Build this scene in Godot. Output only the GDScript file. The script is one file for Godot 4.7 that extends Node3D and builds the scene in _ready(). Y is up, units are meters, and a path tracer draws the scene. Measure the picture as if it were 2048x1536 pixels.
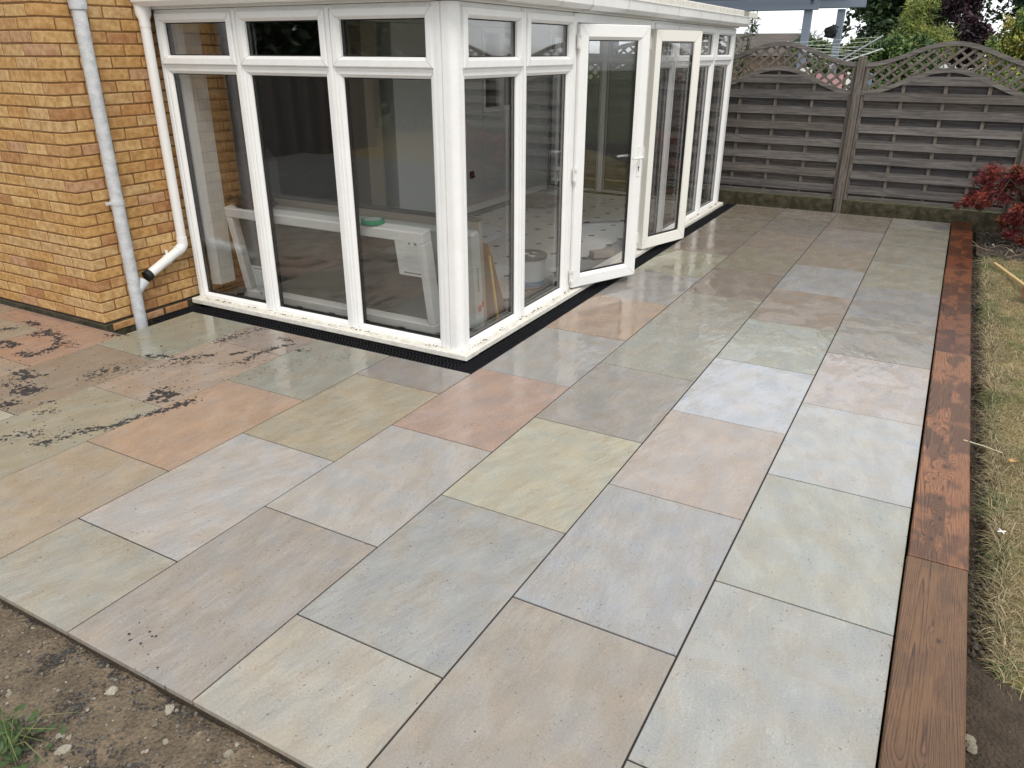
extends Node3D
# A porcelain-paved patio wrapping the corner of a white conservatory, seen after rain under an even grey sky.

var wx := {}            # node -> world transform while building
var taken := {}
var boxes := {}
var M := {}
var rng := RandomNumberGenerator.new()

const X0 := 0.1515      # right edge of the paving
const Z0 := -1.5071     # a cross joint
const CW := 0.6152      # course width
const HL := 0.452       # half a slab length
const ZF := -3.87       # outer face of the front glazing
const XR := -2.5        # outer face of the side glazing
const PX := 1529.6      # focal length of the photograph in pixels

# ------------------------------------------------------------------ nodes
func numbered(n: String) -> String:
	taken[n] = taken.get(n, -1) + 1
	return n if taken[n] == 0 else "%s_%03d" % [n, taken[n]]

func thing(called: String, label: String, category: String, at := Vector3.ZERO, group := "", turn := 0.0) -> Node3D:
	var o := Node3D.new()
	o.name = numbered(called)
	add_child(o)
	o.transform = Transform3D(Basis(Vector3.UP, turn), at)
	wx[o] = o.transform
	o.set_meta("label", label)
	o.set_meta("category", category)
	if group != "": o.set_meta("group", group)
	return o

func setting(called: String, at := Vector3.ZERO) -> Node3D:
	var o := Node3D.new()
	o.name = numbered(called)
	add_child(o)
	o.position = at
	wx[o] = o.transform
	o.set_meta("kind", "structure")
	return o

func add(parent: Node, called: String, mesh: Mesh, m: Material, xf := Transform3D.IDENTITY) -> MeshInstance3D:
	var o := MeshInstance3D.new()
	o.name = called if parent != self else numbered(called)
	o.mesh = mesh
	o.material_override = m
	parent.add_child(o, true)
	o.transform = wx[parent].affine_inverse() * xf if wx.has(parent) else xf
	wx[o] = xf
	return o

func group_part(parent: Node, called: String, xf := Transform3D.IDENTITY) -> Node3D:
	var o := Node3D.new()
	o.name = called
	parent.add_child(o, true)
	o.transform = wx[parent].affine_inverse() * xf
	wx[o] = xf
	return o

func tag(o: Node, label: String, category: String, group := "", kind := "") -> Node:
	o.set_meta("label", label)
	o.set_meta("category", category)
	if group != "": o.set_meta("group", group)
	if kind != "": o.set_meta("kind", kind)
	return o

func at(x: float, y: float, z: float) -> Transform3D:
	return Transform3D(Basis.IDENTITY, Vector3(x, y, z))

func scatter(parent: Node, called: String, mesh: Mesh, m: Material, xfs: Array, cols: Array) -> MultiMeshInstance3D:
	var mm := MultiMesh.new()
	mm.transform_format = MultiMesh.TRANSFORM_3D
	mm.use_colors = cols.size() > 0
	mm.mesh = mesh
	mm.instance_count = xfs.size()
	var inv: Transform3D = wx[parent].affine_inverse() if wx.has(parent) else Transform3D.IDENTITY
	for i in xfs.size():
		mm.set_instance_transform(i, inv * xfs[i])
		if cols.size() > 0: mm.set_instance_color(i, cols[i])
	var o := MultiMeshInstance3D.new()
	o.name = called if parent != self else numbered(called)
	o.multimesh = mm
	o.material_override = m
	parent.add_child(o, true)
	o.set_meta("kind", "stuff")
	return o

# ------------------------------------------------------------------ shapes
func begin() -> SurfaceTool:
	var st := SurfaceTool.new()
	st.begin(Mesh.PRIMITIVE_TRIANGLES)
	return st

func face(st: SurfaceTool, p: Array, c: Vector3, uv := []) -> void:
	# a flat convex face whose outside points away from c
	var nrm: Vector3 = (p[2] - p[0]).cross(p[1] - p[0])
	if nrm.length_squared() < 1e-16: nrm = (p[-1] - p[0]).cross(p[1] - p[0])
	nrm = nrm.normalized()
	var mid := Vector3.ZERO
	for v in p: mid += v
	mid /= p.size()
	var flip := nrm.dot(mid - c) < 0.0
	if flip: nrm = -nrm
	for i in range(1, p.size() - 1):
		var idx := [0, i + 1, i] if flip else [0, i, i + 1]
		for k in idx:
			st.set_normal(nrm)
			if uv.size() > 0: st.set_uv(uv[k])
			st.add_vertex(p[k])

func cham_into(st: SurfaceTool, size: Vector3, b: float, xf: Transform3D, uvf = null) -> void:
	var h := size * 0.5
	b = min(b, min(h.x, min(h.y, h.z)) * 0.9)
	var c := xf.origin
	var P := func(sx, sy, sz, ax):
		var v := Vector3(sx * (h.x - (0.0 if ax == 0 else b)), sy * (h.y - (0.0 if ax == 1 else b)), sz * (h.z - (0.0 if ax == 2 else b)))
		return v
	var put := func(pts):
		var w := []
		var uv := []
		for v in pts:
			w.append(xf * v)
			if uvf != null: uv.append(uvf.call(v))
		face(st, w, c, uv)
	for s in [-1, 1]:
		put.call([P.call(s, -1, -1, 0), P.call(s, 1, -1, 0), P.call(s, 1, 1, 0), P.call(s, -1, 1, 0)])
		put.call([P.call(-1, s, -1, 1), P.call(1, s, -1, 1), P.call(1, s, 1, 1), P.call(-1, s, 1, 1)])
		put.call([P.call(-1, -1, s, 2), P.call(1, -1, s, 2), P.call(1, 1, s, 2), P.call(-1, 1, s, 2)])
		for t in [-1, 1]:
			put.call([P.call(s, t, -1, 0), P.call(s, t, 1, 0), P.call(s, t, 1, 1), P.call(s, t, -1, 1)])
			put.call([P.call(s, -1, t, 0), P.call(s, 1, t, 0), P.call(s, 1, t, 2), P.call(s, -1, t, 2)])
			put.call([P.call(-1, s, t, 1), P.call(1, s, t, 1), P.call(1, s, t, 2), P.call(-1, s, t, 2)])
			for r in [-1, 1]:
				put.call([P.call(s, t, r, 0), P.call(s, t, r, 1), P.call(s, t, r, 2)])

func cham(sx: float, sy: float, sz: float, b := 0.002) -> ArrayMesh:
	var key := "%.4f %.4f %.4f %.4f" % [sx, sy, sz, b]
	if not boxes.has(key):
		var st := begin()
		cham_into(st, Vector3(sx, sy, sz), b, Transform3D.IDENTITY)
		boxes[key] = st.commit()
	return boxes[key]

func span(parent: Node, called: String, a: Vector3, b: Vector3, m: Material, bev := 0.002) -> MeshInstance3D:
	# a bevelled box from corner a to corner b
	var lo := Vector3(min(a.x, b.x), min(a.y, b.y), min(a.z, b.z))
	var hi := Vector3(max(a.x, b.x), max(a.y, b.y), max(a.z, b.z))
	var s := hi - lo
	return add(parent, called, cham(s.x, s.y, s.z, bev), m, at((lo.x + hi.x) / 2, (lo.y + hi.y) / 2, (lo.z + hi.z) / 2))

func tube_into(st: SurfaceTool, pts: Array, rad, seg := 12, cap := true) -> void:
	# smooth tube through pts; rad is a number or one number per point
	var rings := []
	var side := Vector3.ZERO
	for i in pts.size():
		var d: Vector3 = (pts[min(i + 1, pts.size() - 1)] - pts[max(i - 1, 0)]).normalized()
		if side == Vector3.ZERO:
			side = d.cross(Vector3.UP if absf(d.y) < 0.9 else Vector3.RIGHT).normalized()
		side = (side - d * side.dot(d)).normalized()
		var up := d.cross(side)
		var r: float = rad[i] if rad is Array else rad
		var ring := []
		for k in seg:
			var a := TAU * k / seg
			ring.append([pts[i] + (side * cos(a) + up * sin(a)) * r, side * cos(a) + up * sin(a)])
		rings.append(ring)
	for i in rings.size() - 1:
		for k in seg:
			var q := (k + 1) % seg
			var A = rings[i][k]; var B = rings[i][q]; var C = rings[i + 1][q]; var D = rings[i + 1][k]
			for v in [A, C, B, A, D, C]:
				st.set_normal(v[1])
				st.add_vertex(v[0])
	if cap:
		for e in [0, rings.size() - 1]:
			var p := []
			for v in rings[e]: p.append(v[0])
			face(st, p, pts[1] if e == 0 else pts[-2])

func tube(pts: Array, rad, seg := 12) -> ArrayMesh:
	var st := begin()
	tube_into(st, pts, rad, seg)
	return st.commit()

func lathe(prof: Array, seg := 28) -> ArrayMesh:
	# prof: Vector2(radius, height)
	var st := begin()
	for i in prof.size() - 1:
		var a: Vector2 = prof[i]
		var b: Vector2 = prof[i + 1]
		var n2 := Vector2(b.y - a.y, a.x - b.x).normalized()
		for k in seg:
			var t0 := TAU * k / seg
			var t1 := TAU * (k + 1) / seg
			var P := [Vector3(cos(t0) * a.x, a.y, sin(t0) * a.x), Vector3(cos(t1) * a.x, a.y, sin(t1) * a.x), Vector3(cos(t1) * b.x, b.y, sin(t1) * b.x), Vector3(cos(t0) * b.x, b.y, sin(t0) * b.x)]
			var N := [Vector3(cos(t0) * n2.x, n2.y, sin(t0) * n2.x), Vector3(cos(t1) * n2.x, n2.y, sin(t1) * n2.x)]
			for v in [[0, 0], [1, 1], [2, 1], [0, 0], [2, 1], [3, 0]]:
				st.set_normal(N[v[1]])
				st.add_vertex(P[v[0]])
	return st.commit()

func frame_mesh(w: float, h: float, prof: Array) -> ArrayMesh:
	# a mitred frame in the xy plane, centred, facing +z; prof: Vector2(inset from the outer edge, z)
	var st := begin()
	var cz := 0.0
	var ci := 0.0
	for q in prof:
		cz += q.y / prof.size()
		ci += q.x / prof.size()
	var g := 0.0012
	var corner := func(s, d, e):
		# corner s (0..3) inset by d, pulled back along its side by the mitre gap
		var hw = w / 2 - d
		var hh = h / 2 - d
		var p: Vector3 = [Vector3(-hw, -hh, 0), Vector3(hw, -hh, 0), Vector3(hw, hh, 0), Vector3(-hw, hh, 0)][s]
		return p + [Vector3(1, 0, 0), Vector3(0, 1, 0), Vector3(-1, 0, 0), Vector3(0, -1, 0)][e[0]] * g * e[1]
	for s in 4:
		var t := (s + 1) % 4
		for i in prof.size() - 1:
			var a: Vector2 = prof[i]
			var b: Vector2 = prof[i + 1]
			var p0: Vector3 = corner.call(s, a.x, [s, 1.0]) + Vector3(0, 0, a.y)
			var p1: Vector3 = corner.call(t, a.x, [s, -1.0]) + Vector3(0, 0, a.y)
			var p2: Vector3 = corner.call(t, b.x, [s, -1.0]) + Vector3(0, 0, b.y)
			var p3: Vector3 = corner.call(s, b.x, [s, 1.0]) + Vector3(0, 0, b.y)
			var c0: Vector3 = (corner.call(s, ci, [s, 0.0]) + corner.call(t, ci, [s, 0.0])) / 2 + Vector3(0, 0, cz)
			var mid := (p0 + p1 + p2 + p3) / 4
			var along: Vector3 = [Vector3(1, 0, 0), Vector3(0, 1, 0), Vector3(1, 0, 0), Vector3(0, 1, 0)][s]
			c0 += along * (mid - c0).dot(along)
			face(st, [p0, p1, p2, p3], c0)
	return st.commit()

func strip_mesh(xs: Array, lo: Callable, hi: Callable, depth: float) -> ArrayMesh:
	# a board in the xy plane between two curves over the xs where hi > lo
	var st := begin()
	var z := depth / 2
	var run := []
	for x in xs:
		if hi.call(x) - lo.call(x) > 0.001: run.append(x)
	for i in run.size() - 1:
		var a: float = run[i]
		var b: float = run[i + 1]
		var al: float = lo.call(a); var ah: float = hi.call(a); var bl: float = lo.call(b); var bh: float = hi.call(b)
		var c := Vector3((a + b) / 2, (al + ah + bl + bh) / 4, 0)
		face(st, [Vector3(a, al, z), Vector3(a, ah, z), Vector3(b, bh, z), Vector3(b, bl, z)], c)
		face(st, [Vector3(a, al, -z), Vector3(a, ah, -z), Vector3(b, bh, -z), Vector3(b, bl, -z)], c)
		face(st, [Vector3(a, ah, -z), Vector3(a, ah, z), Vector3(b, bh, z), Vector3(b, bh, -z)], c)
		face(st, [Vector3(a, al, -z), Vector3(a, al, z), Vector3(b, bl, z), Vector3(b, bl, -z)], c)
		if i == 0: face(st, [Vector3(a, al, -z), Vector3(a, ah, -z), Vector3(a, ah, z), Vector3(a, al, z)], c)
		if i == run.size() - 2: face(st, [Vector3(b, bl, -z), Vector3(b, bh, -z), Vector3(b, bh, z), Vector3(b, bl, z)], c)
	return st.commit()

func rock(r: Vector3, sd: int, rough := 0.28, sub := 6) -> ArrayMesh:
	var n := FastNoiseLite.new()
	n.seed = sd
	n.frequency = 0.9
	var st := begin()
	st.set_smooth_group(-1)
	var P := func(i, j):
		var th = PI * i / sub
		var ph = TAU * (j % (sub * 2)) / (sub * 2)
		var d := Vector3(sin(th) * cos(ph), cos(th), sin(th) * sin(ph))
		return d * r * (1.0 + rough * 2.0 * n.get_noise_3d(d.x + sd, d.y, d.z))
	for i in sub:
		for j in sub * 2:
			var a = P.call(i, j); var b = P.call(i, j + 1); var c = P.call(i + 1, j + 1); var d = P.call(i + 1, j)
			if i > 0: face(st, [a, b, c], Vector3.ZERO)
			if i < sub - 1: face(st, [a, c, d], Vector3.ZERO)
	return st.commit()

func leaf_mesh(w: float, l: float, fold := 0.25) -> ArrayMesh:
	# a pointed leaf folded along its rib, base at the origin, along +y
	var st := begin()
	var rib := [Vector3(0, 0, 0), Vector3(0, l * 0.5, l * 0.06), Vector3(0, l, -l * 0.08)]
	for s in [-1.0, 1.0]:
		var e1 := Vector3(s * w * 0.5, l * 0.35, w * fold)
		var e2 := Vector3(s * w * 0.36, l * 0.68, w * fold * 0.8)
		for t in [[rib[0], e1, rib[1]], [rib[1], e1, e2], [rib[1], e2, rib[2]]]:
			face(st, t, Vector3(0, l * 0.5, -10.0))
	return st.commit()

func palm_leaf(l: float) -> ArrayMesh:
	# a dissected maple leaf: seven narrow fingers
	var st := begin()
	for k in 7:
		var a := deg_to_rad(-105.0 + 35.0 * k)
		var r := l * (1.0 - 0.11 * absf(k - 3.0))
		var d := Vector3(sin(a), cos(a), -0.25 * absf(sin(a)))
		var s := Vector3(cos(a), -sin(a), 0) * l * 0.055
		face(st, [Vector3.ZERO, d * r * 0.45 + s, d * r + Vector3(0, 0, -r * 0.25), d * r * 0.45 - s], Vector3(0, 0, -10))
	return st.commit()

# ------------------------------------------------------------------ surfaces
func noise_img(w: int, h: int, sd: int, freq: float, oct := 4, kind := FastNoiseLite.TYPE_SIMPLEX_SMOOTH, fractal := FastNoiseLite.FRACTAL_FBM) -> PackedByteArray:
	var n := FastNoiseLite.new()
	n.noise_type = kind
	n.seed = sd
	n.frequency = freq
	n.fractal_type = fractal
	n.fractal_octaves = oct
	var im := n.get_seamless_image(w, h)
	im.convert(Image.FORMAT_L8)
	return im.get_data()

func stretched(w: int, h: int, sd: int, freq: float, k: int, oct := 4, fractal := FastNoiseLite.FRACTAL_FBM) -> PackedByteArray:
	# noise stretched k times along the image's height
	var n := FastNoiseLite.new()
	n.seed = sd
	n.frequency = freq
	n.fractal_type = fractal
	n.fractal_octaves = oct
	var im := n.get_seamless_image(w, h / k)
	im.convert(Image.FORMAT_L8)
	im.resize(w, h, Image.INTERPOLATE_CUBIC)
	return im.get_data()

func tex(im: Image) -> ImageTexture:
	im.generate_mipmaps()
	return ImageTexture.create_from_image(im)

func gray(w: int, h: int, d: PackedByteArray) -> Image:
	return Image.create_from_data(w, h, false, Image.FORMAT_L8, d)

func normal_of(w: int, h: int, d: PackedByteArray, k: float) -> ImageTexture:
	var im := gray(w, h, d)
	im.convert(Image.FORMAT_RGBA8)
	im.bump_map_to_normal_map(k)
	return tex(im)

func mat(c: Color, rough := 0.8, o := {}) -> StandardMaterial3D:
	var m := StandardMaterial3D.new()
	m.albedo_color = c
	m.roughness = rough
	for k in o: m.set(k, o[k])
	return m

func c8(r: int, g: int, b: int) -> Color:
	return Color8(r, g, b)

func lin(r: float, g: float, b: float) -> Color:
	return Color(r, g, b).linear_to_srgb()

func mottle(w: int, h: int, sd: int, f1: float, f2: float, lo: Color, hi: Color, k := 1, spots := 0.0) -> ImageTexture:
	# two scales of noise between two colours, optional darker specks
	var a := noise_img(w, h, sd, f1, 5) if k == 1 else stretched(w, h, sd, f1, k, 5)
	var b := noise_img(w, h, sd + 7, f2, 3) if k == 1 else stretched(w, h, sd + 7, f2, k, 4)
	var out := PackedByteArray()
	out.resize(w * h * 3)
	for i in w * h:
		var t := clampf((a[i] * 0.6 + b[i] * 0.4) / 255.0 * 1.7 - 0.35, 0.0, 1.0)
		var s := 1.0 - (spots if b[i] < 50 else 0.0)
		out[i * 3] = int(255 * (lo.r + (hi.r - lo.r) * t) * s)
		out[i * 3 + 1] = int(255 * (lo.g + (hi.g - lo.g) * t) * s)
		out[i * 3 + 2] = int(255 * (lo.b + (hi.b - lo.b) * t) * s)
	return tex(Image.create_from_data(w, h, false, Image.FORMAT_RGB8, out))

func slab_tex(sd: int) -> ImageTexture:
	# riven sandstone print: broad tone patches, drawn-out veins, pale scuffs and small pits
	var n := 1024
	var broad := stretched(n, n, sd, 0.008, 2, 6)
	var hue := noise_img(n, n, sd + 3, 0.006, 6)
	var vein := stretched(n, n, sd + 5, 0.012, 4, 5, FastNoiseLite.FRACTAL_RIDGED)
	var fine := noise_img(n, n, sd + 9, 0.11, 3)
	var pit := noise_img(n, n, sd + 11, 0.07, 2)
	var where := noise_img(n, n, sd + 13, 0.008, 2)
	var crack := stretched(n, n, sd + 17, 0.007, 3, 4, FastNoiseLite.FRACTAL_RIDGED)
	var out := PackedByteArray()
	out.resize(n * n * 3)
	for i in n * n:
		var b := broad[i] / 255.0 - 0.5
		var q := hue[i] / 255.0 - 0.5
		var v := vein[i] / 255.0
		var f := fine[i] / 255.0 - 0.5
		var l := 0.885 + b * 0.065 + f * 0.10 + (0.035 if v > 0.87 else 0.0) - (0.02 if v < 0.28 else 0.0)
		if crack[i] > 226 and fine[i] > 96: l += 0.04
		elif crack[i] > 214 and where[i] > 120: l -= 0.025
		# layers of stone split off: two flat levels with a clear outline
		if broad[i] > 146: l += 0.012
		if hue[i] > 142: l -= 0.016
		if pit[i] < 42 and where[i] > 138: l -= 0.30
		out[i * 3] = clampi(int(255 * (l + q * 0.06)), 0, 255)
		out[i * 3 + 1] = clampi(int(255 * (l + q * 0.008)), 0, 255)
		out[i * 3 + 2] = clampi(int(255 * (l - q * 0.055)), 0, 255)
	return tex(Image.create_from_data(n, n, false, Image.FORMAT_RGB8, out))

func wet_tex(sd: int, dry: float, wet: float, cut: int) -> ImageTexture:
	var n := 512
	var a := noise_img(n, n, sd, 0.006, 5)
	var f := noise_img(n, n, sd + 2, 0.08, 3)
	var out := PackedByteArray()
	out.resize(n * n)
	for i in n * n:
		var t := clampf((a[i] - cut) / 14.0, 0.0, 1.0)
		out[i] = clampi(int(255 * (wet + (dry - wet) * t + (f[i] / 255.0 - 0.5) * 0.12)), 5, 255)
	return tex(gray(n, n, out))

func timber_tex(sd: int, knots: Array, dark: Color, mid: Color, pale: Color, rings: float, stain: float) -> ImageTexture:
	# a plain-sawn face: 256 px across, 2048 px along; contours of a field give the growth rings, knots bend it
	var w := 256
	var h := 2048
	var a := stretched(w, h, sd, 0.004, 16, 2)
	var fine := stretched(w, h, sd + 2, 0.12, 16, 3)
	var blot := noise_img(w, h, sd + 4, 0.0024, 6)
	var ex := PackedFloat32Array()
	ex.resize(w * h)
	for k in knots:
		var cx: float = k[0] * w
		var cy: float = k[1] * h
		var r: float = k[2]
		for y in range(max(0, int(cy - r * 5)), min(h, int(cy + r * 5))):
			for x in range(max(0, int(cx - r * 4)), min(w, int(cx + r * 4))):
				var d := sqrt(pow((x - cx) / r, 2) + pow((y - cy) / (r * 1.3), 2))
				ex[y * w + x] += 2.6 * exp(-d * 0.9) + (40.0 if d < 0.32 else 0.0)
	var out := PackedByteArray()
	out.resize(w * h * 3)
	for y in h:
		for x in w:
			var i := y * w + x
			var u := float(x) / w
			var e := ex[i]
			var knot := e > 30.0
			if knot: e -= 40.0
			var f := (u - 0.45) * (u - 0.45) * 2.2 + u * 0.7 + (a[i] / 255.0 - 0.5) * 0.6 + e * 0.30
			var ph := f * rings
			ph -= floorf(ph)
			var ring := ph * ph * ph
			var t := clampf(0.62 - ring * 0.55 + (fine[i] / 255.0 - 0.5) * 0.5, 0.0, 1.0)
			var c := mid.lerp(pale, clampf(t * 1.6 - 0.6, 0.0, 1.0)) if t > 0.4 else dark.lerp(mid, t / 0.4)
			var s := 1.0 - stain * clampf((blot[i] - 112) / 44.0, 0.0, 1.0)
			if knot: c = dark * 0.8
			elif e > 1.2: c = c.lerp(dark, 0.45)
			out[i * 3] = clampi(int(255 * c.r * s), 0, 255)
			out[i * 3 + 1] = clampi(int(255 * c.g * s), 0, 255)
			out[i * 3 + 2] = clampi(int(255 * c.b * s), 0, 255)
	return tex(Image.create_from_data(w, h, false, Image.FORMAT_RGB8, out))

func print_tex(sd: int) -> ImageTexture:
	# a delivery sheet: heading bar, lines of small print, two square marks
	var im := Image.create(160, 220, false, Image.FORMAT_RGB8)
	im.fill(c8(216, 219, 216))
	var r := RandomNumberGenerator.new()
	r.seed = sd
	var x := 16
	while x < 120:
		var l := r.randi_range(5, 9)
		im.fill_rect(Rect2i(x, 14, l, 9), c8(60, 64, 66))
		x += l + 3
	var y := 40
	while y < 190:
		x = 16
		var stop := r.randi_range(70, 140)
		while x < stop:
			var l := r.randi_range(4, 14)
			im.fill_rect(Rect2i(x, y, l, 2), c8(140, 144, 146))
			x += l + 3
		y += 8
	im.fill_rect(Rect2i(20, 194, 16, 16), c8(70, 74, 76))
	im.fill_rect(Rect2i(24, 198, 8, 5), c8(214, 216, 214))
	im.fill_rect(Rect2i(60, 196, 14, 12), c8(120, 124, 126))
	return tex(im)

func make_materials() -> void:
	for i in 3: M["slabtex%d" % i] = slab_tex(40 + i * 31)
	var h1 := stretched(1024, 1024, 5, 0.02, 3, 5)
	M["slabnormal"] = normal_of(1024, 1024, h1, 5.0)
	M["dry"] = wet_tex(8, 0.40, 0.24, 122)
	M["damp"] = wet_tex(12, 0.28, 0.08, 134)
	M["wet"] = wet_tex(17, 0.24, 0.03, 144)
	var grime := mottle(512, 512, 61, 0.012, 0.06, c8(246, 246, 244), c8(253, 253, 253))
	M["upvc"] = mat(c8(240, 241, 242), 0.34, {"albedo_texture": grime, "uv1_triplanar": true, "uv1_world_triplanar": true, "uv1_scale": Vector3(1.1, 0.9, 1.1)})
	var grime2 := mottle(512, 512, 66, 0.02, 0.09, c8(222, 217, 206), c8(250, 250, 248))
	M["upvc_soiled"] = mat(c8(240, 240, 237), 0.5, {"albedo_texture": grime2, "uv1_triplanar": true, "uv1_world_triplanar": true, "uv1_scale": Vector3(1.6, 1.6, 1.6)})
	M["upvc_cream"] = mat(c8(236, 235, 229), 0.4)
	M["gasket"] = mat(c8(24, 25, 26), 0.6)
	M["glass"] = mat(Color(0.03, 0.045, 0.04, 0.05), 0.0, {"transparency": BaseMaterial3D.TRANSPARENCY_ALPHA, "metallic_specular": 0.6})
	M["black_plastic"] = mat(c8(20, 21, 25), 0.7, {"metallic_specular": 0.25})
	M["steel"] = mat(c8(190, 190, 188), 0.3, {"metallic": 0.9})
	var fg := mottle(512, 512, 77, 0.02, 0.11, c8(150, 146, 142), c8(246, 243, 238), 8)
	var fgn := normal_of(512, 512, stretched(512, 512, 78, 0.06, 8, 4), 4.0)
	M["fence_v"] = mat(c8(136, 130, 124), 0.85, {"albedo_texture": fg, "normal_enabled": true, "normal_texture": fgn, "normal_scale": 0.6, "uv1_triplanar": true, "uv1_world_triplanar": true, "uv1_scale": Vector3(2.3, 1.0, 2.3)})
	var fh := Image.create_from_data(512, 512, false, Image.FORMAT_RGB8, fg.get_image().get_data().slice(0, 512 * 512 * 3))
	fh.rotate_90(CLOCKWISE)
	var fht := tex(fh)
	for i in 4:
		var tint: Color = [c8(128, 125, 125), c8(116, 114, 115), c8(138, 135, 134), c8(124, 119, 117)][i]
		M["fence_h%d" % i] = mat(tint, 0.85, {"albedo_texture": fht, "uv1_triplanar": true, "uv1_world_triplanar": true, "uv1_scale": Vector3(0.9, 2.1 + 0.3 * i, 2.1), "uv1_offset": Vector3(0.31 * i, 0.17 * i, 0)})
	for i in 3:
		var tint: Color = [c8(110, 107, 108), c8(120, 114, 111), c8(102, 100, 103)][i]
		M["fence_b%d" % i] = mat(tint, 0.9, {"albedo_texture": fht, "uv1_triplanar": true, "uv1_world_triplanar": true, "uv1_scale": Vector3(0.9, 2.3 + 0.3 * i, 2.1), "uv1_offset": Vector3(0.41 * i, 0.27 * i, 0)})
	var moss := mottle(512, 512, 83, 0.012, 0.07, c8(58, 56, 38), c8(128, 120, 100))
	M["mossy"] = mat(c8(180, 178, 168), 0.95, {"albedo_texture": moss, "uv1_triplanar": true, "uv1_world_triplanar": true, "uv1_scale": Vector3(1.4, 1.4, 1.4)})
	var bt := mottle(512, 512, 91, 0.010, 0.09, c8(204, 184, 162), c8(255, 254, 250), 1, 0.10)
	var bn := normal_of(512, 512, noise_img(512, 512, 92, 0.09, 4), 5.0)
	var tones := [c8(212, 180, 128), c8(210, 175, 120), c8(218, 187, 136), c8(206, 168, 112), c8(204, 168, 114), c8(210, 181, 136), c8(200, 162, 116), c8(200, 156, 106), c8(188, 146, 104), c8(200, 165, 132)]
	for i in tones.size():
		M["brick%d" % i] = mat(tones[i], 0.9, {"albedo_texture": bt, "normal_enabled": true, "normal_texture": bn, "normal_scale": 0.5, "uv1_triplanar": true, "uv1_world_triplanar": true, "uv1_scale": Vector3(3.1, 3.1, 3.1), "uv1_offset": Vector3(0.13 * i, 0.29 * i, 0.4 * i)})
	var mt := mottle(256, 256, 97, 0.03, 0.15, c8(140, 118, 92), c8(186, 162, 132))
	M["mortar"] = mat(c8(196, 170, 138), 0.95, {"albedo_texture": mt, "uv1_triplanar": true, "uv1_world_triplanar": true, "uv1_scale": Vector3(4, 4, 4)})
	var gp := mottle(256, 512, 101, 0.02, 0.09, c8(186, 189, 193), c8(228, 230, 232))
	M["grey_pipe"] = mat(c8(236, 238, 240), 0.6, {"albedo_texture": gp, "uv1_triplanar": true, "uv1_world_triplanar": true, "uv1_scale": Vector3(1.5, 1.2, 1.5)})
	var soil := mottle(512, 512, 111, 0.01, 0.09, c8(92, 83, 71), c8(148, 136, 119), 1, 0.25)
	var soiln := normal_of(512, 512, noise_img(512, 512, 112, 0.06, 5), 9.0)
	M["soil"] = mat(c8(225, 218, 208), 0.95, {"albedo_texture": soil, "normal_enabled": true, "normal_texture": soiln, "uv1_triplanar": true, "uv1_world_triplanar": true, "uv1_scale": Vector3(1.3, 1.3, 1.3)})
	M["dark_soil"] = mat(c8(140, 130, 120), 0.95, {"albedo_texture": soil, "normal_enabled": true, "normal_texture": soiln, "uv1_triplanar": true, "uv1_world_triplanar": true, "uv1_scale": Vector3(1.7, 1.7, 1.7)})
	var turf := mottle(512, 512, 121, 0.008, 0.07, c8(112, 100, 66), c8(176, 160, 112))
	M["turf"] = mat(c8(220, 218, 205), 0.95, {"albedo_texture": turf, "uv1_triplanar": true, "uv1_world_triplanar": true, "uv1_scale": Vector3(0.8, 0.8, 0.8)})
	var field := mottle(512, 512, 125, 0.01, 0.06, c8(58, 70, 40), c8(104, 108, 66))
	M["field"] = mat(c8(220, 220, 210), 0.95, {"albedo_texture": field, "uv1_triplanar": true, "uv1_world_triplanar": true, "uv1_scale": Vector3(0.4, 0.4, 0.4)})
	M["concrete"] = mat(c8(126, 127, 126), 0.9, {"albedo_texture": mottle(256, 256, 141, 0.02, 0.12, c8(190, 190, 188), c8(240, 240, 238)), "uv1_triplanar": true, "uv1_world_triplanar": true, "uv1_scale": Vector3(0.7, 0.7, 0.7)})
	M["grout"] = mat(c8(40, 40, 42), 0.9)
	M["sand"] = mat(c8(52, 50, 50), 0.9, {"vertex_color_use_as_albedo": true})
	M["vertex"] = mat(Color.WHITE, 0.85, {"vertex_color_use_as_albedo": true})
	M["leaf"] = mat(Color.WHITE, 0.6, {"vertex_color_use_as_albedo": true, "backlight": Color(0.5, 0.5, 0.5)})
	M["blade"] = mat(Color.WHITE, 0.8, {"vertex_color_use_as_albedo": true, "backlight": Color(0.3, 0.3, 0.3)})
	var barkt := mottle(256, 512, 131, 0.03, 0.1, c8(60, 50, 42), c8(112, 98, 84), 4)
	M["bark"] = mat(c8(220, 214, 208), 0.95, {"albedo_texture": barkt, "uv1_triplanar": true, "uv1_scale": Vector3(2, 1, 2)})
	M["plaster"] = mat(c8(206, 208, 204), 0.9)
	M["white_paint"] = mat(c8(226, 227, 224), 0.5)
	M["tile_white"] = mat(c8(214, 216, 212), 0.22)
	M["tile_dark"] = mat(c8(62, 56, 52), 0.25)
	M["tile_grout"] = mat(c8(130, 130, 126), 0.9)
	M["room_paint"] = mat(c8(150, 140, 124), 0.9)
	M["room_boards"] = mat(c8(104, 78, 56), 0.6)
	M["opal"] = mat(c8(232, 232, 228), 0.5, {"backlight": Color(0.9, 0.9, 0.9)})
	M["pergola"] = mat(c8(122, 134, 150), 0.7)
	M["knots0"] = timber_tex(201, [[0.42, 0.11, 16.0], [0.78, 0.15, 15.0], [0.75, 0.26, 12.0], [0.2, 0.36, 9.0], [0.55, 0.55, 8.0], [0.6, 0.8, 12.0]], c8(60, 42, 28), c8(108, 79, 54), c8(138, 108, 76), 16.0, 0.10)
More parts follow.
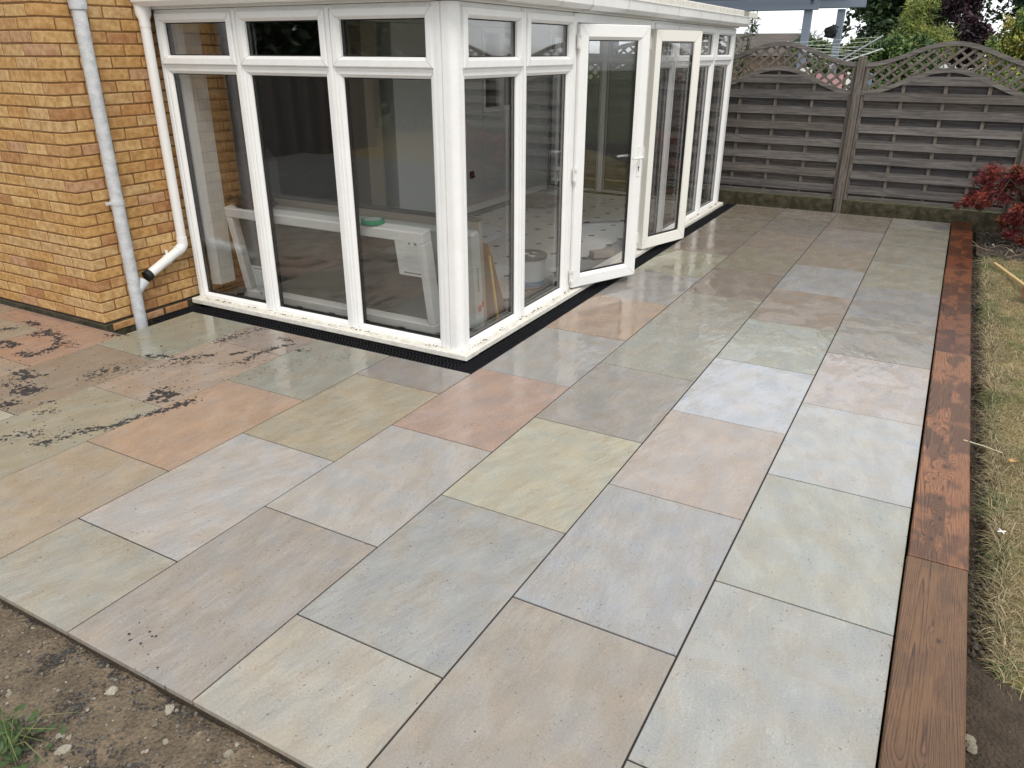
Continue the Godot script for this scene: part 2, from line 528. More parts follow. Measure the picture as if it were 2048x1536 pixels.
	M["knots1"] = timber_tex(207, [[0.36, 0.06, 14.0], [0.48, 0.13, 13.0], [0.45, 0.2, 12.0], [0.3, 0.27, 11.0], [0.5, 0.33, 22.0], [0.4, 0.45, 12.0], [0.2, 0.52, 10.0], [0.5, 0.7, 12.0], [0.3, 0.85, 13.0]], c8(66, 42, 28), c8(132, 90, 60), c8(176, 134, 98), 19.0, 0.30)

# ------------------------------------------------------------------ the photograph's rays, to read places off the ground
var RT := Vector3.ZERO
var UPV := Vector3.ZERO
var FW := Vector3.ZERO
const EYE := Vector3(0, 1.8139, 0)

func on_ground(px: float, py: float, h := 0.0) -> Vector3:
	var d := FW + RT * ((px - 1024.0) / PX) - UPV * ((py - 768.0) / PX)
	return EYE + d * ((h - EYE.y) / d.y)

func _ready() -> void:
	rng.seed = 7
	# camera
	var p := deg_to_rad(23.54)
	var y := deg_to_rad(-28.94)
	var r := deg_to_rad(0.178)
	FW = Vector3(sin(y) * cos(p), -sin(p), -cos(y) * cos(p))
	var rt := Vector3(cos(y), 0, sin(y))
	var up := rt.cross(FW)
	RT = rt * cos(r) + up * sin(r)
	UPV = up * cos(r) - rt * sin(r)
	var cam := Camera3D.new()
	cam.name = "camera"
	cam.fov = 53.321
	cam.far = 300.0
	cam.near = 0.05
	cam.transform = Transform3D(Basis(RT, UPV, -FW), EYE)
	add_child(cam)
	cam.current = true
	# sky
	var env := Environment.new()
	var sky := Sky.new()
	var sm := ProceduralSkyMaterial.new()
	sm.sky_top_color = lin(0.80, 0.83, 0.87)
	sm.sky_horizon_color = lin(0.90, 0.92, 0.94)
	sm.sky_curve = 0.25
	sm.ground_bottom_color = lin(0.20, 0.20, 0.17)
	sm.ground_horizon_color = lin(0.60, 0.62, 0.60)
	sm.sun_angle_max = 30.0
	sky.sky_material = sm
	env.background_mode = Environment.BG_SKY
	env.sky = sky
	env.background_energy_multiplier = 1.0
	env.tonemap_mode = Environment.TONE_MAPPER_LINEAR
	env.tonemap_exposure = 1.4
	env.sdfgi_enabled = true
	env.ssao_enabled = true
	env.ssil_enabled = true
	var we := WorldEnvironment.new()
	we.name = "world_environment"
	we.environment = env
	add_child(we)
	# a veiled sun, high behind the viewer's right shoulder
	var sun := DirectionalLight3D.new()
	sun.name = "sun"
	sun.light_energy = 0.5
	sun.light_angular_distance = 25.0
	sun.light_color = Color(1.0, 0.97, 0.93)
	sun.shadow_enabled = true
	add_child(sun)
	sun.look_at_from_position(Vector3(5, 9, 5), Vector3.ZERO)
	make_materials()
	build_ground()
	build_patio()
	build_house()
	build_conservatory()
	build_room()
	build_pipes()
	build_drains()
	build_sleepers()
	build_fences()
	build_beyond()
	build_lawn()
	build_soil_things()
	build_sand()

# ------------------------------------------------------------------ setting
func sheet(parent: Node, called: String, x0: float, x1: float, z0: float, z1: float, step: float, hf: Callable, m: Material) -> MeshInstance3D:
	var st := begin()
	st.set_smooth_group(0)
	var nx := int(ceil((x1 - x0) / step))
	var nz := int(ceil((z1 - z0) / step))
	var P := []
	for j in nz + 1:
		for i in nx + 1:
			var x := x0 + (x1 - x0) * i / nx
			var z := z0 + (z1 - z0) * j / nz
			P.append(Vector3(x, hf.call(x, z), z))
	for v in P: st.add_vertex(v)
	for j in nz:
		for i in nx:
			var a := j * (nx + 1) + i
			for k in [a, a + 1, a + nx + 2, a, a + nx + 2, a + nx + 1]: st.add_index(k)
	st.generate_normals()
	return add(parent, called, st.commit(), m)

func build_ground() -> void:
	var nz := soil_a
	nz.seed = 3
	nz.frequency = 1.6
	nz.fractal_octaves = 5
	var nf := soil_b
	nf.seed = 9
	nf.frequency = 14.0
	nf.fractal_octaves = 3
	var g := sheet(self, "ground", -80, 80, -120, 60, 5.0, func(_x, _z): return -0.22, M.field)
	g.set_meta("kind", "structure")
	# dug soil in front of the paving
	var s := sheet(self, "soil", -11.4, 1.6, -1.25, 3.6, 0.05, func(x, z): return -0.046 + nz.get_noise_2d(x, z) * 0.03 + nf.get_noise_2d(x, z) * 0.012, M.soil)
	s.set_meta("kind", "structure")
	# the trench and the turf on the right
	var t := sheet(self, "soil_border", 0.30, 0.50, -10.3, -1.25, 0.035, func(x, z): return -0.135 + nz.get_noise_2d(x * 1.5, z) * 0.05 + nf.get_noise_2d(x, z) * 0.014 - 0.02 * smoothstep(0.42, 0.5, x), M.dark_soil)
	t.set_meta("kind", "structure")
	var l := sheet(self, "lawn", 0.43, 9.0, -9.0, 9.0, 0.09, func(x, z): return lawn_h(x, z), M.turf)
	l.set_meta("kind", "structure")
	var l2 := sheet(self, "back_lawn", -14.0, 9.0, 3.0, 24.0, 0.5, func(_x, _z): return -0.1, M.turf)
	l2.set_meta("kind", "structure")
	var e := sheet(self, "bare_soil", 0.30, 1.85, -2.66, -1.2, 0.04, func(x, z): return -0.10 + nz.get_noise_2d(x * 1.3, z) * 0.04 + nf.get_noise_2d(x, z) * 0.014 - 0.05 * (1.0 - smoothstep(-2.66, -2.46, z)), M.dark_soil)
	e.set_meta("kind", "structure")
	# unseen grey path, added so the front panes mirror neutral ground
	var cp := sheet(self, "added_path", -11.4, -3.6, -1.0, 3.7, 0.4, func(_x, _z): return -0.012, M.concrete)
	cp.set_meta("kind", "structure")
	# bare bed under the fence
	var b := sheet(self, "flower_bed", 0.42, 9.0, -10.42, -9.0, 0.05, func(x, z): return -0.085 + nz.get_noise_2d(x, z) * 0.04 + nf.get_noise_2d(x, z) * 0.02, M.dark_soil)
	b.set_meta("kind", "structure")

var soil_a := FastNoiseLite.new()
var soil_b := FastNoiseLite.new()
var lawn_noise := FastNoiseLite.new()
func lawn_h(x: float, z: float) -> float:
	lawn_noise.seed = 21
	lawn_noise.frequency = 0.9
	return -0.085 + lawn_noise.get_noise_2d(x, z) * 0.03 - 0.10 * (1.0 - smoothstep(0.43, 0.50, x)) - 0.2 * smoothstep(-2.50, -2.32, z) * (1.0 - smoothstep(1.5, 1.8, x))

const TONES := {  # slab colours and wetness, with far-end shading and sky sheen mixed in
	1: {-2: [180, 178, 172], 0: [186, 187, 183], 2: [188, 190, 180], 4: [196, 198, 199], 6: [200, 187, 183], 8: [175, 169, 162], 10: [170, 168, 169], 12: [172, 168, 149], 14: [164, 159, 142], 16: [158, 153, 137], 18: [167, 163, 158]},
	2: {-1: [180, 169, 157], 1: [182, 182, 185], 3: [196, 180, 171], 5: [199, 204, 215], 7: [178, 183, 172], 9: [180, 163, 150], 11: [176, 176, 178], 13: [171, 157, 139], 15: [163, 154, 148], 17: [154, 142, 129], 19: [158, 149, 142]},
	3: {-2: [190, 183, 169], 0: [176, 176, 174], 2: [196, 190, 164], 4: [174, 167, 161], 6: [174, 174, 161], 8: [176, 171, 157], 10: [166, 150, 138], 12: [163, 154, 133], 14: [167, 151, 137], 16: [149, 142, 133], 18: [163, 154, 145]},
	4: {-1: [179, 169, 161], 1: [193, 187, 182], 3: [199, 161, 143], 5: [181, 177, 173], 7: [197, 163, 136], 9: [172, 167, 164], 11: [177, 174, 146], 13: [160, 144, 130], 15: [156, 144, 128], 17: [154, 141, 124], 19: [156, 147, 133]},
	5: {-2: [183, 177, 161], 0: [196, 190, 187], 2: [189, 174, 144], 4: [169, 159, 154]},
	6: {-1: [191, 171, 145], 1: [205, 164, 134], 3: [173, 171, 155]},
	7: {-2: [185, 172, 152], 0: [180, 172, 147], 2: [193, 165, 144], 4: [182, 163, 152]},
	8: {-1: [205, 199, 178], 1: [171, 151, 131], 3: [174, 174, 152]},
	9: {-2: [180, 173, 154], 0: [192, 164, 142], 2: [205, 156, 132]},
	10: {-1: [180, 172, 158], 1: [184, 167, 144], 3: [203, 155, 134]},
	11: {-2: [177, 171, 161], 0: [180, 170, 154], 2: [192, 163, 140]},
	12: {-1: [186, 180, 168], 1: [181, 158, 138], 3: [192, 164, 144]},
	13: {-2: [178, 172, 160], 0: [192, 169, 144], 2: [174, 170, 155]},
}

func build_patio() -> void:
	var root := setting("patio", Vector3(-2.0, 0, -4.0))
	# bedding mortar and the dark joints
	span(root, "bedding", Vector3(-8.3, -0.10, -3.10), Vector3(X0 - 0.005, -0.022, -1.12), M.grout, 0.004)
	span(root, "bedding", Vector3(-4.79, -0.10, -3.655), Vector3(X0 - 0.005, -0.022, -3.105), M.grout, 0.004)
	span(root, "bedding", Vector3(-2.32, -0.10, -10.2), Vector3(X0 - 0.005, -0.022, -3.66), M.grout, 0.004)
	span(root, "joint_filler", Vector3(-8.28, -0.02, -3.09), Vector3(X0 - 0.012, -0.0055, -1.075), M.grout, 0.001)
	span(root, "joint_filler", Vector3(-4.76, -0.02, -3.65), Vector3(X0 - 0.012, -0.0055, -3.092), M.grout, 0.001)
	span(root, "joint_filler", Vector3(-2.306, -0.02, -10.19), Vector3(X0 - 0.012, -0.0055, -3.652), M.grout, 0.001)
	span(root, "haunching", Vector3(-8.3, -0.12, -1.12), Vector3(X0 - 0.01, -0.024, -1.062), M.dark_soil, 0.006)
	var i := 0
	for k in TONES:
		for n in TONES[k]:
			var xa: float = X0 - (k - 1) * CW
			var xb: float = xa - CW
			var za: float = Z0 - max(n, -1) * HL
			var zb: float = Z0 - (n + 2) * HL
			var stop := -10.2
			if k >= 5: stop = -3.66
			if k >= 9: stop = -3.065
			zb = max(zb, stop)
			if za - zb < 0.03: continue
			if k == 8: xb = -4.785
			var g := 0.0034
			var w := xa - xb - 2 * g
			var l := za - zb - 2 * g
			rng.seed = 1000 + k * 50 + n
			var off := Vector2(rng.randf(), rng.randf())
			var fl := -1.0 if rng.randf() < 0.5 else 1.0
			var ang := rng.randf_range(-0.35, 0.35)
			var st := begin()
			cham_into(st, Vector3(w, 0.02, l), 0.0016, Transform3D.IDENTITY, func(v): return Vector2(v.x * fl, v.z).rotated(ang) / 1.25 + off)
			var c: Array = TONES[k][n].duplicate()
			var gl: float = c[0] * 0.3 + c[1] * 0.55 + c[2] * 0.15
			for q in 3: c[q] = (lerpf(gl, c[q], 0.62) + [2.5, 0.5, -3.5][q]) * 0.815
			var wetness := "dry"
			if n >= 3: wetness = "damp"
			if (k >= 4 and n >= 5) or n >= 9 or (k >= 5 and n >= 3): wetness = "wet"
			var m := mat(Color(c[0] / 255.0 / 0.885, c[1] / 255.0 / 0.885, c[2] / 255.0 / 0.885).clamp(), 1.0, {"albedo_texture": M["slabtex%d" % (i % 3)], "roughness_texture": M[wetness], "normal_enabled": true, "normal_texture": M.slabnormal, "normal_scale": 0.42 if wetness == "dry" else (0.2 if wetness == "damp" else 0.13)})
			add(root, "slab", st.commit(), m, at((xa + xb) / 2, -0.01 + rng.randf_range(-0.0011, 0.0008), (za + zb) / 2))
			i += 1

# ------------------------------------------------------------------ house
func build_house() -> void:
	var cx := -5.0
	var cz := -3.09
	var root := thing("brick_house", "yellow buff brick house wall with a square corner beside the white conservatory", "house", Vector3(-6.5, 0, -5.0))
	var top := 2.75
	# mortar cores, 6 mm behind the brick faces
	span(root, "mortar", Vector3(-9.5, 0.035, cz - 0.005), Vector3(cx - 0.005, top, cz - 0.25), M.mortar, 0.001)
	span(root, "mortar", Vector3(cx - 0.25, 0.035, cz - 0.25), Vector3(cx - 0.005, top, -4.28), M.mortar, 0.001)
	# damp-proof course and the plinth below it
	span(root, "damp_proof_course", Vector3(-9.5, 0.027, cz - 0.004), Vector3(cx - 0.004, 0.035, cz - 0.3), M.gasket, 0.001)
	span(root, "damp_proof_course", Vector3(cx - 0.3, 0.027, cz - 0.3), Vector3(cx - 0.004, 0.035, -3.9), M.gasket, 0.001)
	span(root, "plinth", Vector3(-9.5, -0.2, cz + 0.008), Vector3(cx + 0.012, 0.027, cz - 0.25), M.mossy, 0.006)
	span(root, "plinth", Vector3(cx - 0.25, -0.2, cz - 0.25), Vector3(cx + 0.012, 0.027, -3.9), M.mossy, 0.006)
	for q in 3:
		add(root, "brick", cham(0.012, 0.05, 0.2, 0.004), M["brick%d" % [6, 9, 8][q]], at(cx + 0.014, -0.004, -3.24 - q * 0.22))
	# stretcher bond; the corner brick turns on alternate courses
	var bh := 0.0655
	var pitch := 0.0755
	var course := 0
	var yy := 0.035
	var extra := begin()
	while yy + bh < top:
		rng.seed = 300 + course
		var odd := course % 2 == 1
		var la := 0.215 if odd else 0.1025
		var lb := 0.1025 if odd else 0.215
		var y0 := yy + 0.005 + bh / 2
		var dy := rng.randf_range(-0.0015, 0.0015)
		var low := yy < 2.2
		var tone := func():
			var t := rng.randf()
			if t < 0.62: return rng.randi_range(0, 5)
			if t < 0.9: return rng.randi_range(3, 6)
			return rng.randi_range(7, 9)
		# corner
		add(root, "brick", cham(la, bh, lb, 0.0035), M["brick%d" % tone.call()], at(cx - la / 2, y0 + dy, cz - lb / 2))
		# face A, towards the viewer
		var x := cx - la - 0.010
		while x > -9.5:
			var w := 0.215 + rng.randf_range(-0.004, 0.003)
			var xf := Transform3D(Basis(Vector3.UP, rng.randf_range(-0.008, 0.008)), Vector3(x - w / 2, y0 + rng.randf_range(-0.002, 0.002), cz - 0.05 + rng.randf_range(-0.002, 0.0015)))
			if x > -6.75 and low: add(root, "brick", cham(w, bh, 0.1, 0.0035), M["brick%d" % tone.call()], xf)
			else: cham_into(extra, Vector3(w, bh, 0.1), 0.003, xf)
			x -= w + 0.010
		# face B, beside the pipes
		var z := cz - lb - 0.010
		while z > -3.93:
			var w: float = min(0.215 + rng.randf_range(-0.004, 0.003), z + 3.98)
			var xf := Transform3D(Basis(Vector3.UP, rng.randf_range(-0.008, 0.008)), Vector3(cx - 0.05 + rng.randf_range(-0.002, 0.0015), y0 + rng.randf_range(-0.002, 0.002), z - w / 2))
			if low: add(root, "brick", cham(0.1, bh, w, 0.0035), M["brick%d" % tone.call()], xf)
			else: cham_into(extra, Vector3(0.1, bh, w), 0.003, xf)
			z -= w + 0.010
		yy += pitch
		course += 1
	var more := add(root, "further_bricks", extra.commit(), M.brick0)
	more.set_meta("kind", "stuff")
	# boarded eaves and a tiled slope above the frame
	span(root, "eaves", Vector3(-9.6, top, cz + 0.25), Vector3(cx + 0.2, top + 0.18, -10.6), M.white_paint, 0.004)
	var st := begin()
	for f in [[Vector3(-9.6, top + 0.18, cz + 0.35), Vector3(cx + 0.3, top + 0.18, cz + 0.35), Vector3(cx + 0.3, top + 0.18, -10.6), Vector3(-9.6, top + 0.18, -10.6)]]:
		var pk0 := Vector3(-7.3, 4.6, cz - 1.6)
		var pk1 := Vector3(-7.3, 4.6, -9.0)
		var c := Vector3(-7.3, 3.0, -7)
		face(st, [f[0], f[1], pk0], c)
		face(st, [f[1], f[2], pk1, pk0], c)
		face(st, [f[2], f[3], pk1], c)
		face(st, [f[3], f[0], pk0, pk1], c)
	add(root, "roof", st.commit(), mat(c8(112, 84, 70), 0.9))
	# the wall shared with the conservatory: openings to the dark room, then white plaster
	var W := func(nm, z0, z1, y0, y1, m): return span(root, nm, Vector3(-5.22, y0, z0), Vector3(-4.94, y1, z1), m, 0.002)
	W.call("inner_pier", -3.99, -4.42, 0.03, 2.062, M.mortar)
	var inner := begin()
	var cy := 0.07
	var ro := 0
	while cy < 2.03:
		for q in ([[0.215, -4.10], [0.19, -4.313]] if ro % 2 else [[0.1, -4.045], [0.215, -4.212], [0.08, -4.37]]):
			cham_into(inner, Vector3(0.02, 0.0655, q[0]), 0.003, Transform3D(Basis.IDENTITY, Vector3(-4.936, cy, q[1])))
		cy += 0.0755
		ro += 1
	var ib := add(root, "inner_bricks", inner.commit(), M.brick6)
	ib.set_meta("kind", "stuff")
	W.call("plaster_pier", -6.05, -6.28, 0.03, 2.06, M.room_paint)
	W.call("plaster_wall", -6.5, -8.2, 0.03, 2.06, M.plaster)
	W.call("plaster_wall", -9.1, -10.3, 0.03, 2.06, M.plaster)
	W.call("plaster_wall", -8.203, -9.097, 0.03, 1.135, M.plaster)
	W.call("plaster_wall", -3.99, -10.3, 2.063, 2.7, M.plaster)
	span(root, "skirting_board", Vector3(-4.94, 0.03, -6.5), Vector3(-4.922, 0.12, -9.9), M.white_paint, 0.004)
	# a two-light window in that wall
	var wn := group_part(root, "window", at(-4.94, 0, 0))
	var B := Basis(Vector3(0, 0, -1), Vector3.UP, Vector3(1, 0, 0))
	for q in 2:
		var zc := -8.43 - q * 0.445
		add(wn, "frame", frame_mesh(0.44, 0.92, [Vector2(0, -0.05), Vector2(0, 0.01), Vector2(0.045, 0.01), Vector2(0.055, 0), Vector2(0.055, -0.05)]), M.upvc, Transform3D(B, Vector3(-4.94, 1.6, zc)))
		add(wn, "pane", cham(0.32, 0.8, 0.02, 0.0005), M.glass, Transform3D(B, Vector3(-4.96, 1.6, zc)))
	# the dark room behind
	span(root, "room_floor", Vector3(-8.9, -0.05, -10.3), Vector3(-5.22, 0.028, -3.34), M.room_boards, 0.001)
	span(root, "room_ceiling", Vector3(-8.9, 2.5, -10.3), Vector3(-5.223, 2.6, -3.345), M.room_paint, 0.001)
	span(root, "room_wall", Vector3(-9.1, -0.05, -10.3), Vector3(-8.9, top, -3.34), M.room_paint, 0.001)
	span(root, "room_wall", Vector3(-9.1, -0.05, -10.5), Vector3(-4.95, top, -10.303), M.room_paint, 0.001)
	span(root, "sofa_cover", Vector3(-7.2, 0.03, -6.3), Vector3(-6.3, 0.85, -4.6), mat(c8(150, 146, 138), 0.9), 0.12)

# ------------------------------------------------------------------ conservatory
const SASH := [Vector2(0, -0.045), Vector2(0, 0.014), Vector2(0.006, 0.02), Vector2(0.040, 0.02), Vector2(0.043, 0.017), Vector2(0.058, -0.002), Vector2(0.058, -0.045)]
const BEAD := [Vector2(0, -0.05), Vector2(0, -0.003), Vector2(0.018, -0.003), Vector2(0.021, -0.006), Vector2(0.036, -0.022), Vector2(0.036, -0.05)]
const DOORF := [Vector2(0, -0.035), Vector2(0, 0.027), Vector2(0.005, 0.032), Vector2(0.082, 0.032), Vector2(0.085, 0.029), Vector2(0.104, 0.008), Vector2(0.104, -0.006), Vector2(0.094, -0.027), Vector2(0.005, -0.032), Vector2(0, -0.027)]
const GASK := [Vector2(0, 0.001), Vector2(0.006, 0.001), Vector2(0.006, -0.03)]

func unit(w: float, h: float) -> ArrayMesh:
	var key := "unit %.4f %.4f" % [w, h]
	if not boxes.has(key):
		var st := begin()
		for z in [-0.010, 0.010]: cham_into(st, Vector3(w, h, 0.004), 0.0004, Transform3D(Basis.IDENTITY, Vector3(0, 0, z)))
		boxes[key] = st.commit()
	return boxes[key]

func bay(root: Node, B: Basis, o: Vector3, u0: float, u1: float) -> void:
	# one bay between mullion edges u0 and u1: a top-hung light over a tall fixed pane
	var w := u1 - u0
	var c := (u0 + u1) / 2
	var P := func(u, y, n): return Transform3D(B, o + B.x * u + Vector3(0, y, 0) + B.z * n)
	var t := group_part(root, "top_light", P.call(c, 1.88, 0))
	add(t, "frame", frame_mesh(w + 0.014, 0.318, SASH), M.upvc, P.call(c, 1.88, 0.0))
	add(t, "gasket", frame_mesh(w + 0.014 - 0.116, 0.318 - 0.116, GASK), M.gasket, P.call(c, 1.88, -0.018))
	add(t, "pane", unit(w + 0.014 - 0.112, 0.206), M.glass, P.call(c, 1.88, -0.03))
	var f := group_part(root, "fixed_light", P.call(c, 0.88, 0))
	var h := 1.700 - 0.045
	var yc := (1.700 + 0.045) / 2
	add(f, "bead", frame_mesh(w, h, BEAD), M.upvc, P.call(c, yc, 0.0))
	add(f, "gasket", frame_mesh(w - 0.072, h - 0.072, GASK), M.gasket, P.call(c, yc, -0.03))
	add(f, "pane", unit(w - 0.068, h - 0.068), M.glass, P.call(c, yc, -0.042))

func member(root: Node, called: String, B: Basis, o: Vector3, u0: float, u1: float, y0: float, y1: float, n0: float, n1: float, m: Material, bev := 0.003) -> MeshInstance3D:
	return add(root, called, cham(u1 - u0, y1 - y0, n1 - n0, bev), m, Transform3D(B, o + B.x * (u0 + u1) / 2 + Vector3(0, (y0 + y1) / 2, 0) + B.z * (n0 + n1) / 2))

func build_conservatory() -> void:
	var root := thing("conservatory", "white framed glass conservatory with open double doors beside the brick house", "conservatory", Vector3(-3.7, 0, -6.9))
	var BF := Basis(Vector3(1, 0, 0), Vector3.UP, Vector3(0, 0, 1))
	var BR := Basis(Vector3(0, 0, -1), Vector3.UP, Vector3(1, 0, 0))
	var BB := Basis(Vector3(-1, 0, 0), Vector3.UP, Vector3(0, 0, -1))
	var OF := Vector3(0, 0, ZF)
	var OR := Vector3(XR, 0, 0)
	var OB := Vector3(0, 0, -9.95)
	# walls as rows of mullions: [centre, half width]
	var fm := [-4.175, -3.397]
		# sills, with their own drop edge
	for s in [[Vector3(-4.955, 0.004, -3.80), Vector3(-2.43, 0.045, -3.95)], [Vector3(-2.433, 0.004, -3.953), Vector3(-2.60, 0.045, -6.40)], [Vector3(-2.433, 0.004, -6.404), Vector3(-2.60, 0.045, -9.98)]]:
		span(root, "sill", s[0], s[1], M.upvc_soiled, 0.006)
	# bottom rail, transom and head run between the posts on each wall
	var runs := [[BF, OF, -4.94, -2.64, fm, 0.035], [BR, OR, 3.925, 5.40, [4.66], 0.012], [BR, OR, 7.06, 9.85, [7.73, 8.42, 9.09], 0.035], [BB, OB, 2.6, 4.93, [3.37, 4.12], 0.035]]
	for q in runs:
		var B: Basis = q[0]
		var o: Vector3 = q[1]
		member(root, "transom", B, o, q[2], q[3], 1.700, 1.725, -0.06, 0.0, M.upvc)
		member(root, "head_rail", B, o, q[2], q[3], 2.036, 2.062, -0.06, -0.004, M.upvc)
		var edges := [q[2]]
		for mu in q[4]: edges.append_array([mu - 0.03, mu + 0.03])
		edges.append(q[3])
		for k in range(0, edges.size(), 2):
			var a: float = edges[k]
			var b: float = edges[k + 1]
			if k == 0: a += q[5]
			if k == edges.size() - 2: b -= 0.012
			bay(root, B, o, a, b)
		member(root, "jamb", B, o, q[2], q[2] + q[5], 0.045, 2.04, -0.064, 0.002, M.upvc)
		member(root, "jamb", B, o, q[3] - 0.012, q[3], 0.045, 2.04, -0.064, 0.002, M.upvc)
		for mu in q[4]:
			var mm := member(root, "mullion", B, o, mu - 0.03, mu + 0.03, 0.045, 2.058, -0.066, 0.004, M.upvc)
			member(mm, "cover_strip", B, o, mu - 0.014, mu + 0.014, 0.05, 2.05, 0.004, 0.013, M.upvc, 0.006)
	# posts of the doorway
	for mu in [5.43, 7.03]:
		member(root, "door_post", BR, OR, mu - 0.03, mu + 0.03, 0.045, 2.058, -0.066, 0.005, M.upvc)
	member(root, "door_head", BR, OR, 5.46, 7.0, 2.0, 2.062, -0.066, 0.003, M.upvc)
	member(root, "threshold", BR, OR, 5.46, 7.0, 0.045, 0.056, -0.07, 0.003, M.upvc_soiled)
	# the corner post: a ribbed quarter-round cover
	var st := begin()
	var prof := [Vector2(-2.645, ZF + 0.004), Vector2(-2.645, ZF + 0.014), Vector2(-2.614, ZF + 0.014), Vector2(-2.610, ZF + 0.024), Vector2(-2.587, ZF + 0.024), Vector2(-2.583, ZF + 0.014), Vector2(-2.574, ZF + 0.014), Vector2(-2.570, ZF + 0.030)]
	for k in 8:
		var a := PI / 2 * k / 7.0
		prof.append(Vector2(-2.535 + 0.045 * sin(a), ZF - 0.015 + 0.045 * cos(a)))
	prof.append_array([Vector2(-2.490, ZF - 0.034), Vector2(-2.500, ZF - 0.036), Vector2(-2.506, ZF - 0.056), Vector2(-2.56, ZF - 0.056), Vector2(-2.645, ZF - 0.05)])
	for k in prof.size():
		var a: Vector2 = prof[k]
		var b: Vector2 = prof[(k + 1) % prof.size()]
		face(st, [Vector3(a.x, 0.045, a.y), Vector3(b.x, 0.045, b.y), Vector3(b.x, 2.06, b.y), Vector3(a.x, 2.06, a.y)], Vector3(-2.59, 1.0, ZF - 0.06))
	add(root, "corner_post", st.commit(), M.upvc)
	span(root, "corner_post", Vector3(-2.6, 0.045, -9.853), Vector3(-2.495, 2.06, -9.952), M.upvc, 0.01)
	# eaves beam, boxed gutter on both sides and its clips
	span(root, "eaves_beam", Vector3(-4.95, 2.064, ZF - 0.07), Vector3(-2.478, 2.165, ZF + 0.022), M.upvc, 0.004)
	span(root, "eaves_beam", Vector3(-2.57, 2.064, ZF - 0.073), Vector3(-2.478, 2.165, -9.99), M.upvc, 0.004)
	span(root, "eaves_beam", Vector3(-4.95, 2.064, -9.9), Vector3(-2.573, 2.165, -9.99), M.upvc, 0.004)
	var gp := [Vector2(0.0, 0.10), Vector2(0.004, 0.02), Vector2(0.028, 0.0), Vector2(0.088, 0.0), Vector2(0.113, 0.028), Vector2(0.117, 0.092), Vector2(0.125, 0.096), Vector2(0.125, 0.102), Vector2(0.110, 0.102), Vector2(0.108, 0.032), Vector2(0.086, 0.006), Vector2(0.03, 0.006), Vector2(0.009, 0.024)]
	var gut := func(B: Basis, o: Vector3, u0: float, u1: float):
		var s := begin()
		for k in gp.size() - 1:
			var a: Vector2 = gp[k]
			var b: Vector2 = gp[k + 1]
			var inside := k >= 8
			var cc := o + B.x * (u0 + u1) / 2 + Vector3(0, 0.05 if not inside else -0.2, 0) + B.z * 0.06
			face(s, [o + B.x * u0 + Vector3(0, a.y, 0) + B.z * a.x, o + B.x * u1 + Vector3(0, a.y, 0) + B.z * a.x, o + B.x * u1 + Vector3(0, b.y, 0) + B.z * b.x, o + B.x * u0 + Vector3(0, b.y, 0) + B.z * b.x], cc)
		for e in [u0, u1]:
			var pts := []
			for k in 8: pts.append(o + B.x * e + Vector3(0, gp[k].y, 0) + B.z * gp[k].x)
			face(s, pts, o + B.x * (u0 + u1) / 2 + Vector3(0, 0.05, 0))
		return s.commit()
	var OG := Vector3(-2.476, 2.078, 0)
	var OGF := Vector3(0, 2.078, ZF + 0.024)
	var g1 := add(root, "gutter", gut.call(BR, OG, 3.75, 9.98), M.upvc)
	var g2 := add(root, "gutter", gut.call(BF, OGF, -4.97, -2.45), M.upvc)
	for u in [4.25, 4.95, 5.45, 6.1, 6.75, 7.35, 8.0, 8.7, 9.3, 9.9]:
		var wide: bool = absf(u - 5.45) < 0.01 or absf(u - 7.35) < 0.01
		var hw := 0.035 if wide else 0.012
		var cs := begin()
		for k in range(1, 7):
			var a: Vector2 = gp[k - 1] if k > 1 else Vector2(0.0, 0.06)
			var b: Vector2 = gp[k]
			var d := Vector2(0.06, 0.06)
			a = a + (a - d).normalized() * 0.004
			b = b + (b - d).normalized() * 0.004
			face(cs, [OG + BR.x * (u - hw) + Vector3(0, a.y, a.x * 0) + BR.z * a.x, OG + BR.x * (u + hw) + Vector3(0, a.y, 0) + BR.z * a.x, OG + BR.x * (u + hw) + Vector3(0, b.y, 0) + BR.z * b.x, OG + BR.x * (u - hw) + Vector3(0, b.y, 0) + BR.z * b.x], OG + BR.x * u + Vector3(0, 0.06, 0) + BR.z * 0.06)
		add(g1, "gutter_clip", cs.commit(), M.upvc)
	# opal roof panels falling to both gutters, capped glazing bars
	var ridge := 2.72
	var rs := begin()
	var e := 2.185
	var A := Vector3(-4.98, ridge, -5.4)
	var C := Vector3(-4.98, ridge, -10.0)
	var D := Vector3(-2.40, e, -10.0)
	var E := Vector3(-2.40, e, ZF + 0.07)
	var F := Vector3(-4.98, e, ZF + 0.07)
	var low := Vector3(-4, -20, -7)
	face(rs, [A, C, D, E], low)
	face(rs, [A, E, F], low)
	for f in [[A, C, D, E], [A, E, F]]:
		var dn := []
		for v in f: dn.append(v - Vector3(0, 0.03, 0))
		face(rs, dn, Vector3(-4, 20, -7))
	face(rs, [D, E, E - Vector3(0, 0.03, 0), D - Vector3(0, 0.03, 0)], Vector3(-4, 2.1, -7))
	face(rs, [C, D, D - Vector3(0, 0.03, 0), C - Vector3(0, 0.03, 0)], Vector3(-4, 2.1, -7))
	add(root, "roof", rs.commit(), M.opal)
	for z in [-4.7, -5.4, -6.1, -6.8, -7.5, -8.2, -8.9, -9.55, -9.98]:
		var s := begin()
		var t0 := Vector3(-2.375, e + 0.016, z)
		var k = 1.0 if z < -5.3 else (z - ZF) / (-5.4 - ZF)
		var t1 := Vector3(lerpf(-2.4, -4.96, k), lerpf(e, ridge, k) + 0.018, z)
		var dir := (t1 - t0).normalized()
		cham_into(s, Vector3((t1 - t0).length(), 0.03, 0.06), 0.008, Transform3D(Basis(dir, Vector3(0, 0, 1).cross(dir), Vector3(0, 0, 1)), (t0 + t1) / 2))
